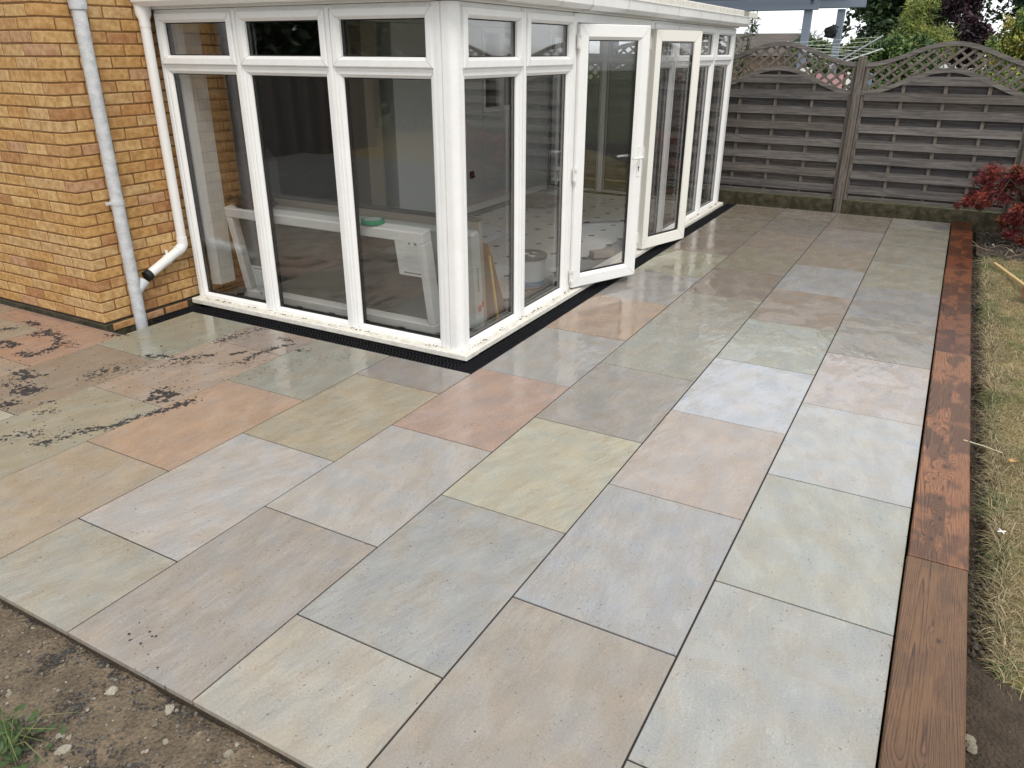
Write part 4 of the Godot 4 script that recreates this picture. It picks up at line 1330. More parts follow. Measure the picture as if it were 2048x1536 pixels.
func build_beyond() -> void:
	var leaf := leaf_mesh(0.07, 0.11)
	var small := leaf_mesh(0.035, 0.075)
	var thin := leaf_mesh(0.016, 0.12)
	var V := func(a, b, c): return Vector3(a, b, c)
	var dk := [Color(0.025, 0.05, 0.02), Color(0.035, 0.065, 0.025), Color(0.02, 0.04, 0.018)]
	var md := [Color(0.09, 0.16, 0.04), Color(0.07, 0.13, 0.035), Color(0.12, 0.19, 0.05), Color(0.045, 0.085, 0.025)]
	var yl := [Color(0.32, 0.34, 0.09), Color(0.26, 0.31, 0.08), Color(0.18, 0.25, 0.06)]
	var gd := [Color(0.28, 0.29, 0.06), Color(0.16, 0.22, 0.05), Color(0.10, 0.17, 0.04), Color(0.34, 0.31, 0.07)]
	var pu := [Color(0.035, 0.018, 0.025), Color(0.05, 0.022, 0.03), Color(0.025, 0.015, 0.022)]
	tree("broadleaf_tree", "tall dark green broadleaf tree behind the blue pergola posts", Vector3(-2.2, -0.2, -25.5), 7.0, [[V.call(-0.1, 3.3, 0), V.call(1.0, 0.7, 0.9)], [V.call(0.8, 3.6, 0.1), V.call(0.9, 0.6, 0.9)], [V.call(0.1, 4.6, 0), V.call(1.8, 1.0, 1.3)], [V.call(1.7, 4.3, -0.2), V.call(1.2, 0.9, 1.0)], [V.call(-0.5, 2.7, 0.2), V.call(0.8, 0.55, 0.7)], [V.call(0.5, 2.75, 0.2), V.call(0.9, 0.5, 0.7)], [V.call(1.4, 3.0, 0.2), V.call(0.8, 0.6, 0.7)], [V.call(0.4, 6.2, 0), V.call(2.0, 1.1, 1.6)]], 30000, leaf, [Color(0.035, 0.07, 0.025), Color(0.05, 0.09, 0.03), Color(0.025, 0.05, 0.02)], 0.2, "", 1.35)
	tree("broadleaf_tree", "dark green tree rising behind the purple leaved tree", Vector3(1.4, -0.2, -26.5), 7.5, [[V.call(0, 3.6, 0), V.call(1.4, 1.0, 1.2)], [V.call(1.2, 3.0, 0), V.call(1.1, 0.9, 1.0)], [V.call(-0.9, 4.4, 0), V.call(1.2, 0.9, 1.0)], [V.call(0.5, 5.2, 0), V.call(1.9, 1.2, 1.5)]], 18000, leaf, [Color(0.03, 0.065, 0.03), Color(0.045, 0.09, 0.035), Color(0.025, 0.05, 0.025)], 0.2, "", 1.3)
	tree("purple_tree", "dark purple leaved tree between the yellow shrub and the golden tree", Vector3(-0.35, -0.2, -23.0), 4.0, [[V.call(0, 2.35, 0), V.call(0.55, 0.5, 0.6)], [V.call(0.3, 2.1, 0.1), V.call(0.5, 0.45, 0.5)], [V.call(-0.15, 3.2, 0), V.call(0.45, 0.5, 0.45)], [V.call(0.25, 3.6, 0), V.call(0.4, 0.5, 0.4)]], 9000, leaf, pu, 0.09)
	tree("feathery_tree", "yellow green feathery tree behind the trellis crest", Vector3(-1.0, -0.2, -19.6), 3.2, [[V.call(-0.1, 2.2, 0), V.call(0.45, 0.42, 0.45)], [V.call(-0.2, 2.75, 0), V.call(0.28, 0.42, 0.3)], [V.call(0.3, 2.15, 0), V.call(0.35, 0.35, 0.35)], [V.call(-0.5, 2.1, 0), V.call(0.3, 0.3, 0.3)], [V.call(0.05, 3.1, 0), V.call(0.16, 0.35, 0.2)]], 15000, thin, yl, 0.05, "", 1.0)
	tree("golden_tree", "golden green small leaved tree at the right end of the fence", Vector3(0.75, -0.2, -16.6), 2.9, [[V.call(-0.25, 2.0, 0), V.call(0.4, 0.4, 0.5)], [V.call(-0.1, 1.65, 0), V.call(0.6, 0.4, 0.5)], [V.call(0.2, 2.2, 0), V.call(0.55, 0.32, 0.5)], [V.call(-0.05, 2.5, 0), V.call(0.35, 0.25, 0.4)], [V.call(0.5, 2.65, 0), V.call(0.45, 0.28, 0.4)], [V.call(0.6, 1.6, 0.1), V.call(0.6, 0.5, 0.5)]], 20000, small, gd, 0.06)
	tree("green_shrub", "rounded green shrub behind the clothes dryer", Vector3(-1.75, -0.2, -18.6), 2.0, [[V.call(0, 1.9, 0), V.call(0.7, 0.42, 0.6)], [V.call(0.7, 1.85, 0), V.call(0.6, 0.42, 0.5)], [V.call(-0.6, 1.7, 0), V.call(0.6, 0.42, 0.5)], [V.call(0.2, 1.1, 0.2), V.call(1.3, 0.6, 0.6)]], 18000, small, md, 0.06, "", 1.4)
	tree("green_shrub", "low yellow green shrub seen through the trellis laths", Vector3(-0.2, -0.2, -14.5), 1.9, [[V.call(0, 1.2, 0), V.call(0.9, 0.5, 0.5)], [V.call(0.8, 1.3, 0), V.call(0.8, 0.5, 0.5)], [V.call(1.6, 1.5, 0), V.call(0.8, 0.5, 0.5)]], 12000, small, gd + md, 0.05, "", 1.2)
	tree("green_shrub", "broad green shrub standing behind the pergola", Vector3(-3.3, -0.2, -22.0), 2.2, [[V.call(0, 1.9, 0), V.call(0.7, 0.4, 0.6)], [V.call(0.9, 1.85, 0), V.call(0.6, 0.35, 0.5)], [V.call(0.5, 1.3, 0), V.call(1.2, 0.6, 0.6)]], 9000, leaf, md, 0.06)
	tree("conifer_tree", "small dark conifer beside the pergola post", Vector3(-4.3, -0.2, -25.6), 2.9, [[V.call(0, 1.7, 0), V.call(0.6, 0.6, 0.6)], [V.call(0, 2.2, 0), V.call(0.38, 0.4, 0.4)], [V.call(0.0, 2.6, 0), V.call(0.2, 0.3, 0.2)]], 3000, thin, dk + md, 0.06, "", 1.2)
	tree("willowy_shrub", "wispy grey green shrub at the end of the conservatory gutter", Vector3(-3.15, -0.2, -12.6), 2.4, [[V.call(-0.25, 1.7, 0), V.call(0.4, 0.5, 0.4)], [V.call(0.0, 1.95, 0), V.call(0.25, 0.4, 0.3)], [V.call(0.2, 2.3, 0), V.call(0.2, 0.3, 0.2)], [V.call(-0.4, 1.2, 0), V.call(0.5, 0.5, 0.4)]], 2600, thin, [Color(0.09, 0.12, 0.06), Color(0.06, 0.09, 0.04)], 0.035)
	tree("green_shrub", "pale green shrub between the washing and the pergola post", Vector3(-3.0, -0.2, -15.2), 1.9, [[V.call(0, 1.3, 0), V.call(0.7, 0.35, 0.4)], [V.call(1.1, 1.2, 0), V.call(0.7, 0.35, 0.4)]], 7000, small, [Color(0.12, 0.17, 0.06), Color(0.16, 0.2, 0.07), Color(0.08, 0.12, 0.05)], 0.05, "", 1.3)
	# tall dark hedge which the upper front panes mirror
	var hl := []
	for q in 7: hl.append([Vector3(0.25 * sin(q * 2.0), 2.3 + 0.3 * cos(q * 1.7), -6.0 + q * 2.6), Vector3(0.7, 2.2, 1.7)])
	tree("hedge_tree", "tall dark evergreen hedge mirrored in the upper front panes", Vector3(-12.2, -0.2, 2.5), 4.5, hl, 30000, leaf, dk, 0.1, "", 2.4)
	# pergola
	var t := thing("pergola", "blue grey painted timber pergola standing beyond the fence", "pergola", Vector3(-3.6, -0.2, -14.5))
	for q in [[-2.38, -13.8], [-2.11, -15.36], [-6.4, -13.8], [-6.2, -15.36]]:
		add(t, "post", cham(0.115, 2.72, 0.115, 0.006), M.pergola, at(q[0], 1.12, q[1]))
	for q in [[-13.8, 2.41, -2.25], [-15.36, 2.50, -1.75]]:
		span(t, "beam", Vector3(-7.2, q[1], q[0] - 0.10), Vector3(q[2], q[1] + 0.15, q[0] - 0.062), M.pergola, 0.004)
		span(t, "beam", Vector3(-7.2, q[1], q[0] + 0.062), Vector3(q[2] - 0.02, q[1] + 0.15, q[0] + 0.10), M.pergola, 0.004)
	for i in 9:
		span(t, "rafter", Vector3(-7.2, 2.655 + 0.0 * i, -13.55 - i * 0.24), Vector3(-2.0, 2.74, -13.59 - i * 0.24), M.pergola, 0.004)
	span(t, "cross_beam", Vector3(-2.36, 2.48, -13.7), Vector3(-2.3, 2.6, -13.74), M.pergola, 0.004)
	# cctv-like hanging feeder on the far post
	var fd := thing("hanging_basket", "small black hanging basket on the far pergola post", "basket", Vector3(-2.26, 2.0, -15.25))
	add(fd, "basket", rock(Vector3(0.10, 0.09, 0.08), 71, 0.4, 7), mat(c8(24, 28, 30), 0.9), at(-2.22, 2.12, -15.22))
	add(fd, "bracket", tube([Vector3(-2.11, 2.2, -15.3), Vector3(-2.2, 2.24, -15.25), Vector3(-2.22, 2.15, -15.22)], 0.008, 6), M.gasket)
	# rotary clothes dryer
	var hub := Vector3(-1.95, 1.60, -13.9)
	var rd := thing("clothes_dryer", "grey rotary clothes dryer with raised arms behind the fence", "clothes dryer", Vector3(hub.x, -0.2, hub.z))
	var alu := mat(c8(176, 180, 180), 0.45, {"metallic": 0.4})
	add(rd, "pole", tube([Vector3(hub.x, -0.2, hub.z), hub], 0.022, 10), alu)
	var tips := [Vector3(-1.26, 2.04, -13.92), Vector3(-1.30, 1.86, -14.6), Vector3(-2.75, 1.95, -14.3), Vector3(-2.5, 1.95, -13.1)]
	for tp in tips: add(rd, "arm", tube([hub, tp], 0.014, 8), alu)
	for q in 5:
		var f := 0.4 + 0.14 * q
		var ls := begin()
		for k in 4: tube_into(ls, [hub.lerp(tips[k], f), hub.lerp(tips[(k + 1) % 4], f)], 0.0028, 4, false)
		add(rd, "line", ls.commit(), mat(c8(206, 210, 206), 0.6))
	var cloths := [[c8(226, 228, 232), -2.62, 1.42], [c8(150, 168, 196), -2.45, 1.40], [c8(214, 168, 172), -2.02, 1.36], [c8(208, 158, 164), -1.78, 1.36], [c8(232, 232, 230), -1.55, 1.40], [c8(128, 148, 178), -1.38, 1.38], [c8(236, 236, 232), -2.25, 1.45]]
	for i in cloths.size():
		var q: Array = cloths[i]
		var nm: String = ["white", "pale blue", "pink", "dusky pink", "cream white", "slate blue", "bright white"][i]
		var st := strip_mesh([-0.1, -0.06, -0.02, 0.03, 0.07, 0.1], func(x): return -0.28 + 0.03 * sin(x * 40.0), func(x): return 0.13 + 0.015 * cos(x * 30.0 + i), 0.012)
		var g := add(self, "hanging_garment", st, mat(q[0], 0.9), Transform3D(Basis(Vector3.UP, 0.5 * sin(i * 2.1)), Vector3(q[1], q[2], -13.5 - 0.1 * (i % 3))))
		tag(g, "%s garment hanging behind the trellis" % nm, "garment", "washing behind the trellis")
	# a neighbour's roof
	var nh := thing("neighbour_house", "far house with a brown tiled roof beyond the pergola", "house", Vector3(-6.3, -0.2, -31.0))
	span(nh, "wall", Vector3(-9.5, -0.2, -33.0), Vector3(-5.3, 1.7, -29.8), mat(c8(140, 118, 98), 0.9), 0.01)
	var rs := begin()
	var a := Vector3(-9.8, 1.68, -29.6); var b := Vector3(-5.1, 1.68, -29.6); var c := Vector3(-5.1, 1.68, -33.2); var d := Vector3(-9.8, 1.68, -33.2)
	var e := Vector3(-9.8, 2.42, -31.2); var f := Vector3(-5.2, 2.42, -31.2)
	var cc := Vector3(-7.4, 1.9, -31.2)
	face(rs, [a, b, f, e], cc); face(rs, [c, d, e, f], cc); face(rs, [b, c, f], cc); face(rs, [a, d, e], cc); face(rs, [a, b, c, d], cc)
	add(nh, "roof", rs.commit(), M.fence_b1)
	# red maple in the border
	var mb := Vector3(0.92, -0.1, -9.75)
	var mp := thing("red_maple", "dark red cut leaf maple hanging over the border by the fence", "shrub", mb)
	rng.seed = 61
	var ts := begin()
	for i in 11:
		var an := rng.randf_range(2.2, 4.6) if i % 3 else rng.randf_range(-1.5, 1.5)
		var rr := rng.randf_range(0.3, 0.75)
		var end := mb + Vector3(cos(an) * rr, rng.randf_range(0.25, 0.7), sin(an) * rr * 0.55)
		tube_into(ts, [mb, mb + Vector3(0, 0.35, 0) + (end - mb) * 0.2, end + Vector3(0, 0.12, 0), end + Vector3(cos(an) * 0.12, -0.1, sin(an) * 0.1)], [0.02, 0.013, 0.008, 0.003], 6)
	add(mp, "trunk", ts.commit(), M.bark)
	crown(mp, [[mb + Vector3(-0.30, 0.72, 0.05), Vector3(0.34, 0.19, 0.28)], [mb + Vector3(0.1, 0.75, 0), Vector3(0.4, 0.2, 0.3)], [mb + Vector3(-0.48, 0.52, 0.08), Vector3(0.26, 0.2, 0.24)], [mb + Vector3(-0.15, 0.42, 0.1), Vector3(0.3, 0.22, 0.28)], [mb + Vector3(-0.18, 0.16, 0.12), Vector3(0.22, 0.16, 0.2)], [mb + Vector3(-0.66, 0.42, 0.05), Vector3(0.14, 0.14, 0.12)], [mb + Vector3(0.3, 0.4, 0.0), Vector3(0.35, 0.35, 0.3)]], 4200, palm_leaf(0.05), [Color(0.27, 0.03, 0.04), Color(0.31, 0.055, 0.035), Color(0.18, 0.022, 0.03), Color(0.24, 0.035, 0.04), Color(0.28, 0.085, 0.035)], 1.0, 1.0)

# ------------------------------------------------------------------ grass
func blade_mesh() -> ArrayMesh:
	var st := begin()
	var P := [Vector3(-0.5, 0, 0), Vector3(0.5, 0, 0), Vector3(-0.42, 0.45, 0.10), Vector3(0.42, 0.45, 0.10), Vector3(-0.28, 0.8, 0.38), Vector3(0.28, 0.8, 0.38), Vector3(0, 0.95, 0.85)]
	var c := Vector3(0, 0.2, 20)
	for t in [[0, 1, 3], [0, 3, 2], [2, 3, 5], [2, 5, 4], [4, 5, 6]]: face(st, [P[t[0]], P[t[1]], P[t[2]]], c)
	return st.commit()

func build_lawn() -> void:
	var blade := blade_mesh()
	var xs := []
	var cs := []
	rng.seed = 88
	var pn := FastNoiseLite.new()
	pn.seed = 5
	pn.frequency = 1.7
	var straw := [Color(0.36, 0.29, 0.16), Color(0.28, 0.23, 0.12), Color(0.21, 0.17, 0.09), Color(0.44, 0.36, 0.21)]
	var green := [Color(0.13, 0.17, 0.06), Color(0.19, 0.21, 0.08), Color(0.10, 0.14, 0.05)]
	var put := func(x, z, hmin, hmax, wid, lean):
		var g := pn.get_noise_2d(x, z) + rng.randf_range(-0.35, 0.35)
		var col: Color = green[rng.randi() % 3] if g > 0.22 else straw[rng.randi() % 4]
		var h := rng.randf_range(hmin, hmax)
		var tilt = rng.randf_range(0.2, 1.25) * lean
		var B := Basis(Vector3.UP, rng.randf() * TAU) * Basis(Vector3.RIGHT, tilt)
		xs.append(Transform3D(B.scaled_local(Vector3(wid * rng.randf_range(0.7, 1.3), h, h * rng.randf_range(0.5, 1.2))), Vector3(x, lawn_h(x, z) - 0.004, z)))
		cs.append(col * rng.randf_range(0.6, 1.15))
	for i in 120000:
		var z := -9.05 + 7.0 * rng.randf()
		var x := 0.465 + 0.02 * sin(z * 7.0) + 1.3 * pow(rng.randf(), 1.5)
		if z > -2.46 + 0.08 * sin(x * 9.0) and x < 1.6: continue
		put.call(x, z, 0.015, 0.042, 0.0028, 1.18)
	# longer, floppier tufts along the cut edge
	for i in 9000:
		var z := -9.0 + 6.55 * rng.randf()
		var x := 0.458 + 0.02 * sin(z * 7.0) + absf(rng.randfn()) * 0.035
		put.call(x, z, 0.03, 0.085, 0.0032, 1.15)
	for i in 40000:
		put.call(rng.randf_range(1.4, 6.0), rng.randf_range(-9.0, 4.0), 0.03, 0.07, 0.006, 1.0)
	var g := scatter(self, "dry_grass", blade, M.blade, xs, cs)
	tag(g, "dry straw coloured lawn grass beside the timber sleepers", "grass", "", "stuff")

# ------------------------------------------------------------------ small things on the soil and lawn
func soil_h(x: float, z: float) -> float:
	return -0.046 + soil_a.get_noise_2d(x, z) * 0.03 + soil_b.get_noise_2d(x, z) * 0.012

func spot(c: Vector3, sx: float, sz: float) -> Vector3:
	var x := c.x + rng.randfn() * sx * 0.6
	var z := c.z + rng.randfn() * sz * 0.6
	return Vector3(x, soil_h(x, z) + rng.randf_range(-0.001, 0.002), z)

func build_soil_things() -> void:
	rng.seed = 132
	var peb := rock(Vector3.ONE, 12, 0.25, 4)
	var xs := []
	var cs := []
	for i in 9500:
		var x := rng.randf_range(-3.3, 0.3)
		var z := -1.16 + absf(rng.randfn()) * 0.55
		var s := 0.0018 + 0.006 * pow(rng.randf(), 3.0)
		xs.append(Transform3D(Basis.from_euler(Vector3(rng.randf() * TAU, rng.randf() * TAU, 0)).scaled(Vector3(s, s * 0.7, s)), Vector3(x, soil_h(x, z) + rng.randf_range(-0.002, 0.003), z)))
		var v := rng.randf_range(0.07, 0.17) if rng.randf() < 0.86 else rng.randf_range(0.2, 0.34)
		cs.append(Color(v, v * 0.88, v * 0.72))
	for i in 3800:
		var x := rng.randf_range(0.38, 0.52)
		var z := rng.randf_range(-10.0, -1.3)
		var s := 0.0025 + 0.009 * pow(rng.randf(), 2.5)
		xs.append(Transform3D(Basis.from_euler(Vector3(rng.randf() * TAU, rng.randf() * TAU, 0)).scaled(Vector3(s, s * 0.8, s)), Vector3(x, -0.128 + rng.randf_range(-0.02, 0.02), z)))
		var v := rng.randf_range(0.03, 0.10)
		cs.append(Color(v * 1.1, v * 0.95, v * 0.7))
	for i in 2200:
		var x := rng.randf_range(0.45, 1.6)
		var z := rng.randf_range(-10.3, -8.9)
		var s := 0.004 + 0.012 * pow(rng.randf(), 2.5)
		xs.append(Transform3D(Basis.from_euler(Vector3(rng.randf() * TAU, rng.randf() * TAU, 0)).scaled(Vector3(s, s * 0.7, s)), Vector3(x, -0.08 + rng.randf_range(-0.02, 0.02), z)))
		var v := rng.randf_range(0.03, 0.12) if rng.randf() < 0.93 else 0.4
		cs.append(Color(v, v * 0.9, v * 0.78))
	var g := scatter(self, "soil_crumbs", peb, M.vertex, xs, cs)
	tag(g, "loose crumbs and grit lying on the bare soil", "grit", "", "stuff")
	# dark spoil spread on the soil in patches
	xs = []
	cs = []
	for q in [[330, 1405, 0.10, 0.05], [375, 1420, 0.08, 0.06], [180, 1520, 0.16, 0.035], [260, 1530, 0.14, 0.05], [120, 1315, 0.05, 0.08], [150, 1420, 0.06, 0.04], [60, 1230, 0.12, 0.03], [40, 1480, 0.1, 0.05], [210, 1335, 0.08, 0.03]]:
		var c := on_ground(q[0], q[1], -0.046)
		for i in 520:
			var s := 0.0010 + 0.0032 * pow(rng.randf(), 2.5)
			xs.append(Transform3D(Basis.from_euler(Vector3(rng.randf() * TAU, rng.randf() * TAU, 0)).scaled(Vector3(s * 1.3, s * 0.5, s * 1.3)), spot(c, q[2], q[3])))
			cs.append(Color(0.04, 0.037, 0.034) * rng.randf_range(0.6, 1.7))
	g = scatter(self, "dark_spoil", peb, M.vertex, xs, cs)
	tag(g, "black jointing grit spilled over the bare soil", "grit", "", "stuff")
	# stones one can pick out
	var stones := [[65, 1437, 0.03, "pale pitted stone lying in the open soil"], [225, 1388, 0.02, "grey stone close under the slab edge"], [340, 1415, 0.022, "pale grey stone half under the paving edge"], [128, 1505, 0.022, "long pale stone by the weeds"], [140, 1480, 0.014, "small round stone beside the dark spoil"], [122, 1478, 0.016, "buff pebble above the long pale stone"], [285, 1500, 0.008, "tiny white stone alone on brown soil"], [330, 1478, 0.012, "yellowish flint chip on brown soil"], [458, 1515, 0.016, "white flecked stone near the slab edge"], [17, 1385, 0.014, "buff stone at the soil's left side"], [1937, 1478, 0.022, "white stone wedged beside the brown sleeper"], [1942, 1492, 0.024, "flat grey stone below a white one beside the sleeper"]]
	for i in stones.size():
		var q: Array = stones[i]
		var c := on_ground(q[0], q[1], -0.046 if i < 10 else -0.09)
		if i < 10: c.y = soil_h(c.x, c.z) + 0.004
		var v := 120 + (i * 37) % 40
		var o := add(self, "stone", rock(Vector3(q[2] * 0.95, q[2] * 0.6, q[2] * 0.75), 200 + i, 0.24, 8), mat(c8(v, v - 6, v - 20), 0.95), Transform3D(Basis(Vector3.UP, i * 1.3), c + Vector3(0, -0.004, 0)))
		tag(o, q[3], "stone", "stones on the soil")
	# weeds in the corner
	var w := on_ground(20, 1500, -0.046)
	var weed := thing("weed_clump", "green weed clump with thin stalks in the soil corner", "weed", w)
	xs = []
	cs = []
	for i in 60:
		var p := w + Vector3(rng.randfn() * 0.09, rng.randf() * 0.06, rng.randfn() * 0.06)
		xs.append(Transform3D(Basis.from_euler(Vector3(rng.randf_range(0.6, 1.6), rng.randf() * TAU, 0)).scaled(Vector3.ONE * rng.randf_range(0.6, 1.3)), p))
		cs.append(Color(0.04, 0.075, 0.02) * rng.randf_range(0.6, 1.6))
	scatter(weed, "leaf_cluster", leaf_mesh(0.022, 0.05), M.leaf, xs, cs)
	for i in 16:
		var a := rng.randf() * TAU
		var l := rng.randf_range(0.10, 0.28)
		var b := w + Vector3(rng.randfn() * 0.03, 0, rng.randfn() * 0.03)
		var e := b + Vector3(cos(a) * l, rng.randf_range(0.04, 0.14), sin(a) * l * 0.6)
		add(weed, "stalk", tube([b, b.lerp(e, 0.5) + Vector3(0, 0.06, 0), e], [0.0016, 0.0013, 0.0006], 5), mat(lin(0.22, 0.22, 0.09) if i % 2 else lin(0.10, 0.15, 0.04), 0.8))
	# litter on the lawn
	var s0 := on_ground(1927, 880, 0.02)
	var s1 := on_ground(2005, 906, -0.04)
	var o := add(self, "straw_stem", tube([s0, s0.lerp(s1, 0.5) + Vector3(0, 0.004, 0), s1], [0.0028, 0.0024, 0.0016], 6), mat(c8(206, 198, 176), 0.8))
	tag(o, "pale straw stem reaching from the sleeper onto the lawn", "stem")
	var lf := add(self, "fallen_leaf", leaf_mesh(0.035, 0.05, 0.2), mat(c8(206, 152, 82), 0.8), Transform3D(Basis.from_euler(Vector3(1.35, 0.9, 0)), on_ground(2018, 917, -0.045)))
	tag(lf, "small orange fallen leaf on the dry lawn", "leaf")
	var cr := thing("tile_spacer", "white plastic cross spacer dropped on the dry lawn", "tile spacer", on_ground(2003, 1063, -0.045))
	for q in 2: add(cr, "arm", cham(0.036, 0.004, 0.006, 0.001), M.white_paint, Transform3D(Basis(Vector3.UP, 0.5 + q * PI / 2), cr.position + Vector3(0, 0.001 + 0.0005 * q, 0)))
	var h0 := on_ground(1990, 527, -0.05)
	var h1 := on_ground(2075, 590, -0.02)
	var rk := add(self, "wooden_handle", tube([h0, h1], 0.014, 12), mat(c8(214, 184, 132), 0.6))
	tag(rk, "pale wooden tool handle lying across the dry lawn", "handle")
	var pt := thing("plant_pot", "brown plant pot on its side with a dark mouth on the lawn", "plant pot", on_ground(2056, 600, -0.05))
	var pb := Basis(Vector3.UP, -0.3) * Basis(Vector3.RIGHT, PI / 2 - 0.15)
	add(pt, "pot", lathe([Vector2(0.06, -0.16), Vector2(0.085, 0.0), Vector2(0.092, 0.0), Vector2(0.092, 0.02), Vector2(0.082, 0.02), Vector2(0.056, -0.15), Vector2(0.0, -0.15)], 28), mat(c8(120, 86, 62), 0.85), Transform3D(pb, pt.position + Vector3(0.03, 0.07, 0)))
	add(pt, "soil", lathe([Vector2(0.074, -0.03), Vector2(0.0, -0.03)], 20), mat(c8(22, 18, 15), 0.95), Transform3D(pb, pt.position + Vector3(0.03, 0.07, 0)))  # near-black disc paints the shaded hollow inside the pot
	# dead twigs in the border
	for i in 14:
		var b := on_ground(rng.randf_range(1955, 2045), rng.randf_range(475, 530), -0.06)
		var a := rng.randf() * TAU
		var l := rng.randf_range(0.12, 0.4)
		var e := b + Vector3(cos(a) * l, rng.randf_range(0.0, 0.05), sin(a) * l)
		var tw := add(self, "dead_twig", tube([b, b.lerp(e, 0.5) + Vector3(0, 0.03, 0), e], [0.003, 0.0026, 0.001], 5), mat(c8(140, 124, 102), 0.9))
		tag(tw, "dry bare twig lying under the red maple", "twig", "dead twigs in the border")

# ------------------------------------------------------------------ swept jointing sand and crumbs
func build_sand() -> void:
	rng.seed = 45
	var grain := rock(Vector3.ONE, 9, 0.35, 4)
	var xs := []
	var cs := []
	var pn := FastNoiseLite.new()
	pn.seed = 4
	pn.frequency = 22.0
	pn.fractal_octaves = 3
	var put := func(p: Vector3, s: float, flat := 0.3):
		if pn.get_noise_2d(p.x, p.z) < rng.randf_range(-0.15, 0.42): return
		if p.z < -3.64 and p.x > -4.77: return
		if p.x < -4.77 and p.z < -3.05: return
		xs.append(Transform3D(Basis(Vector3.UP, rng.randf() * TAU).scaled_local(Vector3(s * rng.randf_range(0.8, 1.6), s * flat, s)), Vector3(p.x, 0.0006, p.z)))
		cs.append(Color(1.1, 1.03, 0.98) * rng.randf_range(0.5, 1.5))
	# strokes in photograph pixels: points, spread, number, grain size
	var A := func(x, y): return Vector2(x * 0.2214, 560 + y * 0.2214)
	var B := func(x, y): return Vector2(x * 0.3418, 400 + y * 0.3418)
	var strokes := [
		[[A.call(320, 492), A.call(430, 465), A.call(525, 505), A.call(545, 560), A.call(480, 615), A.call(380, 650), A.call(270, 690), A.call(165, 655)], 0.016, 900, 0.011],
		[[A.call(360, 480), A.call(470, 480)], 0.025, 260, 0.014],
		[[A.call(560, 560), A.call(680, 600)], 0.02, 120, 0.008],
		[[A.call(230, 375), A.call(330, 398), A.call(290, 410)], 0.012, 190, 0.011],
		[[A.call(0, 560), A.call(80, 565), A.call(150, 580), A.call(100, 605)], 0.014, 300, 0.012],
		[[A.call(0, 605), A.call(60, 600)], 0.012, 90, 0.010],
		[[A.call(5, 468), A.call(60, 440), A.call(150, 440)], 0.012, 220, 0.011],
		[[A.call(130, 848), A.call(220, 822), A.call(275, 868), A.call(240, 880)], 0.020, 380, 0.013],
		[[A.call(350, 865), A.call(435, 850)], 0.007, 70, 0.008],
		[[A.call(170, 995), A.call(240, 985), A.call(310, 1000), A.call(230, 1015)], 0.020, 520, 0.014],
		[[A.call(0, 1125), A.call(120, 1112)], 0.022, 260, 0.012],
		[[A.call(0, 945), A.call(200, 950)], 0.03, 160, 0.007],
		[[A.call(330, 1485), A.call(460, 1450), A.call(600, 1405), A.call(760, 1365)], 0.02, 420, 0.008],
		[[A.call(760, 1365), A.call(880, 1340), A.call(1000, 1330), A.call(1120, 1290), A.call(1250, 1232), A.call(1420, 1197), A.call(1520, 1165)], 0.012, 900, 0.010],
		[[A.call(1520, 1160), A.call(1640, 1120), A.call(1700, 1115), A.call(1760, 1070)], 0.013, 360, 0.011],
		[[A.call(1420, 995), A.call(1470, 1030), A.call(1530, 1045), A.call(1560, 1030)], 0.018, 420, 0.012],
		[[A.call(1330, 1080), A.call(1420, 1075), A.call(1500, 1090)], 0.018, 240, 0.010],
		[[A.call(1490, 975), A.call(1540, 970)], 0.008, 60, 0.010],
		[[A.call(1310, 682), A.call(1400, 692), A.call(1560, 690)], 0.009, 260, 0.010],
		[[A.call(1560, 720), A.call(1700, 700), A.call(1890, 680)], 0.013, 240, 0.008],
		[[A.call(1200, 840), A.call(1500, 760), A.call(1720, 745)], 0.03, 260, 0.005],
		[[A.call(800, 880), A.call(950, 820), A.call(1100, 790)], 0.04, 420, 0.007],
		[[A.call(340, 1200), A.call(470, 1175)], 0.02, 110, 0.008],
		[[A.call(380, 1115), A.call(500, 1105)], 0.01, 80, 0.009],
		[[A.call(60, 1420), A.call(180, 1390), A.call(330, 1400)], 0.025, 240, 0.009],
		[[A.call(960, 500), A.call(1060, 500), A.call(1160, 490)], 0.013, 200, 0.010],
		[[B.call(870, 912), B.call(1010, 915)], 0.008, 200, 0.010],
		[[B.call(1080, 930), B.call(1260, 905)], 0.012, 200, 0.009],
		[[B.call(1265, 830), B.call(1400, 790), B.call(1560, 745)], 0.03, 480, 0.007],
		[[B.call(1350, 905), B.call(1445, 885)], 0.006, 150, 0.010],
		[[B.call(1400, 955), B.call(1500, 905), B.call(1590, 870), B.call(1700, 845)], 0.012, 420, 0.009],
		[[B.call(1640, 810), B.call(1720, 830)], 0.012, 90, 0.007],
		[[B.call(1000, 940), B.call(1300, 960), B.call(1500, 950)], 0.02, 260, 0.005],
		[[B.call(1500, 1010), B.call(1800, 930), B.call(2040, 915)], 0.06, 420, 0.005],
		[[B.call(1740, 880), B.call(1810, 880)], 0.012, 70, 0.009],
	]
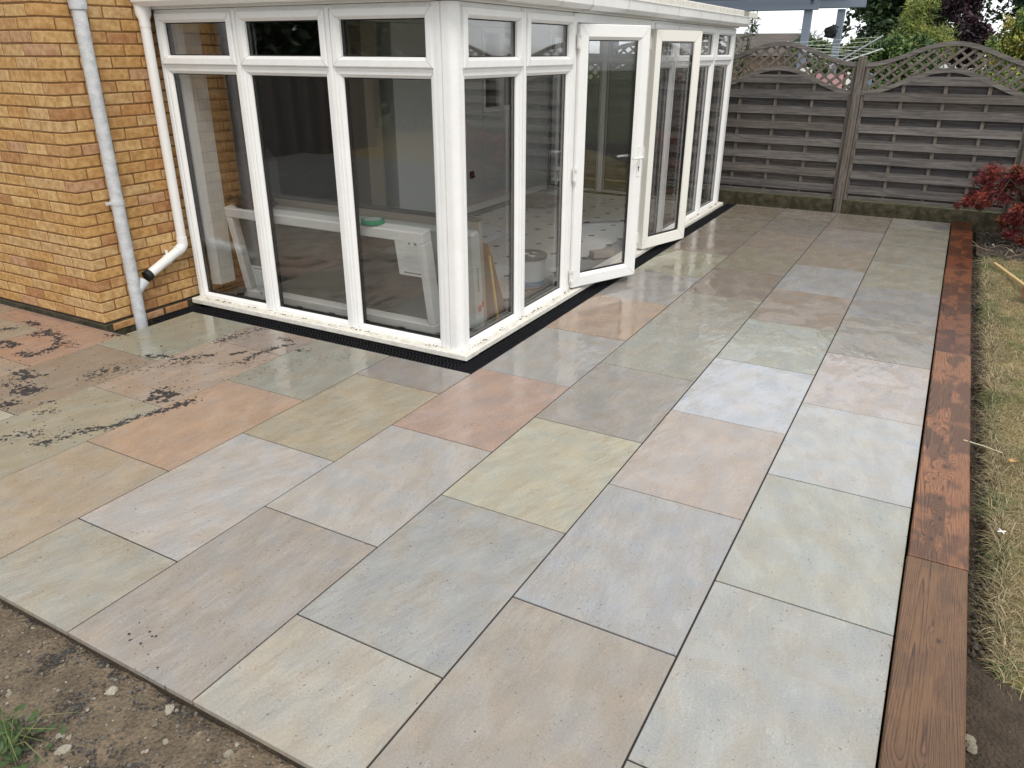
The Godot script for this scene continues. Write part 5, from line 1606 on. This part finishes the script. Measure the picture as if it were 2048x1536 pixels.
	for s in strokes:
		var pts: Array = s[0]
		for i in int(s[2] * 4.2):
			var f := rng.randf() * (pts.size() - 1)
			var k: int = min(int(f), pts.size() - 2)
			var q: Vector2 = pts[k].lerp(pts[k + 1], f - k)
			var p = on_ground(q.x, q.y) + Vector3(rng.randfn(), 0, rng.randfn()) * s[1] * rng.randf_range(0.3, 1.7)
			put.call(p, s[3] * (0.10 + 0.48 * pow(rng.randf(), 1.8)))
	# a thin scatter over the dirty slabs, a few grains everywhere else
	for i in 3600:
		var q := Vector2(rng.randf_range(0, 600), rng.randf_range(620, 900))
		if q.y > 905 - q.x * 0.28: continue
		put.call(on_ground(q.x, q.y), 0.0010 + 0.0034 * pow(rng.randf(), 3.0))
	for i in 260:
		put.call(Vector3(rng.randf_range(-3.0, 0.1), 0, rng.randf_range(-3.5, -1.1)), rng.randf_range(0.0008, 0.0022))
	for i in 260:
		put.call(Vector3(0.148 - absf(rng.randfn()) * 0.006, 0, rng.randf_range(-8.5, -1.2)), rng.randf_range(0.0008, 0.0022))
	for i in 26:
		put.call(on_ground(285 + rng.randfn() * 26, 1280 + rng.randfn() * 26), rng.randf_range(0.0015, 0.005))
	var g := scatter(self, "jointing_sand", grain, M.sand, xs, cs)
	tag(g, "black jointing sand swept in streaks over the slabs by the house", "sand", "", "stuff")
	# dirt on the white sill
	xs = []
	cs = []
	for q in [[-3.83, -4.86, -2.48, 0, 420], [-2.47, -3.9, -9.9, 1, 1500]]:
		for i in int(q[4]):
			var u := rng.randf_range(min(q[1], q[2]), max(q[1], q[2]))
			var v: float = q[0] + absf(rng.randfn()) * 0.012 * (-1.0 if q[3] == 1 else 1.0) + (-0.03 if q[3] == 0 else 0.0)
			var cl := sin(u * 9.0) + sin(u * 23.0 + 1.0)
			if rng.randf() > 0.25 + 0.3 * cl: continue
			var p := Vector3(u, 0.046, v) if q[3] == 0 else Vector3(v, 0.046, u)
			var s := 0.0012 + 0.0055 * pow(rng.randf(), 3.0)
			xs.append(Transform3D(Basis(Vector3.UP, rng.randf() * TAU).scaled_local(Vector3(s * 1.3, s * 0.5, s)), p))
			cs.append(Color(0.06, 0.042, 0.026) * rng.randf_range(0.5, 1.7))
	g = scatter(self, "sill_dirt", grain, M.vertex, xs, cs)
	tag(g, "brown dirt crumbs scattered along the white sill", "dirt", "", "stuff")
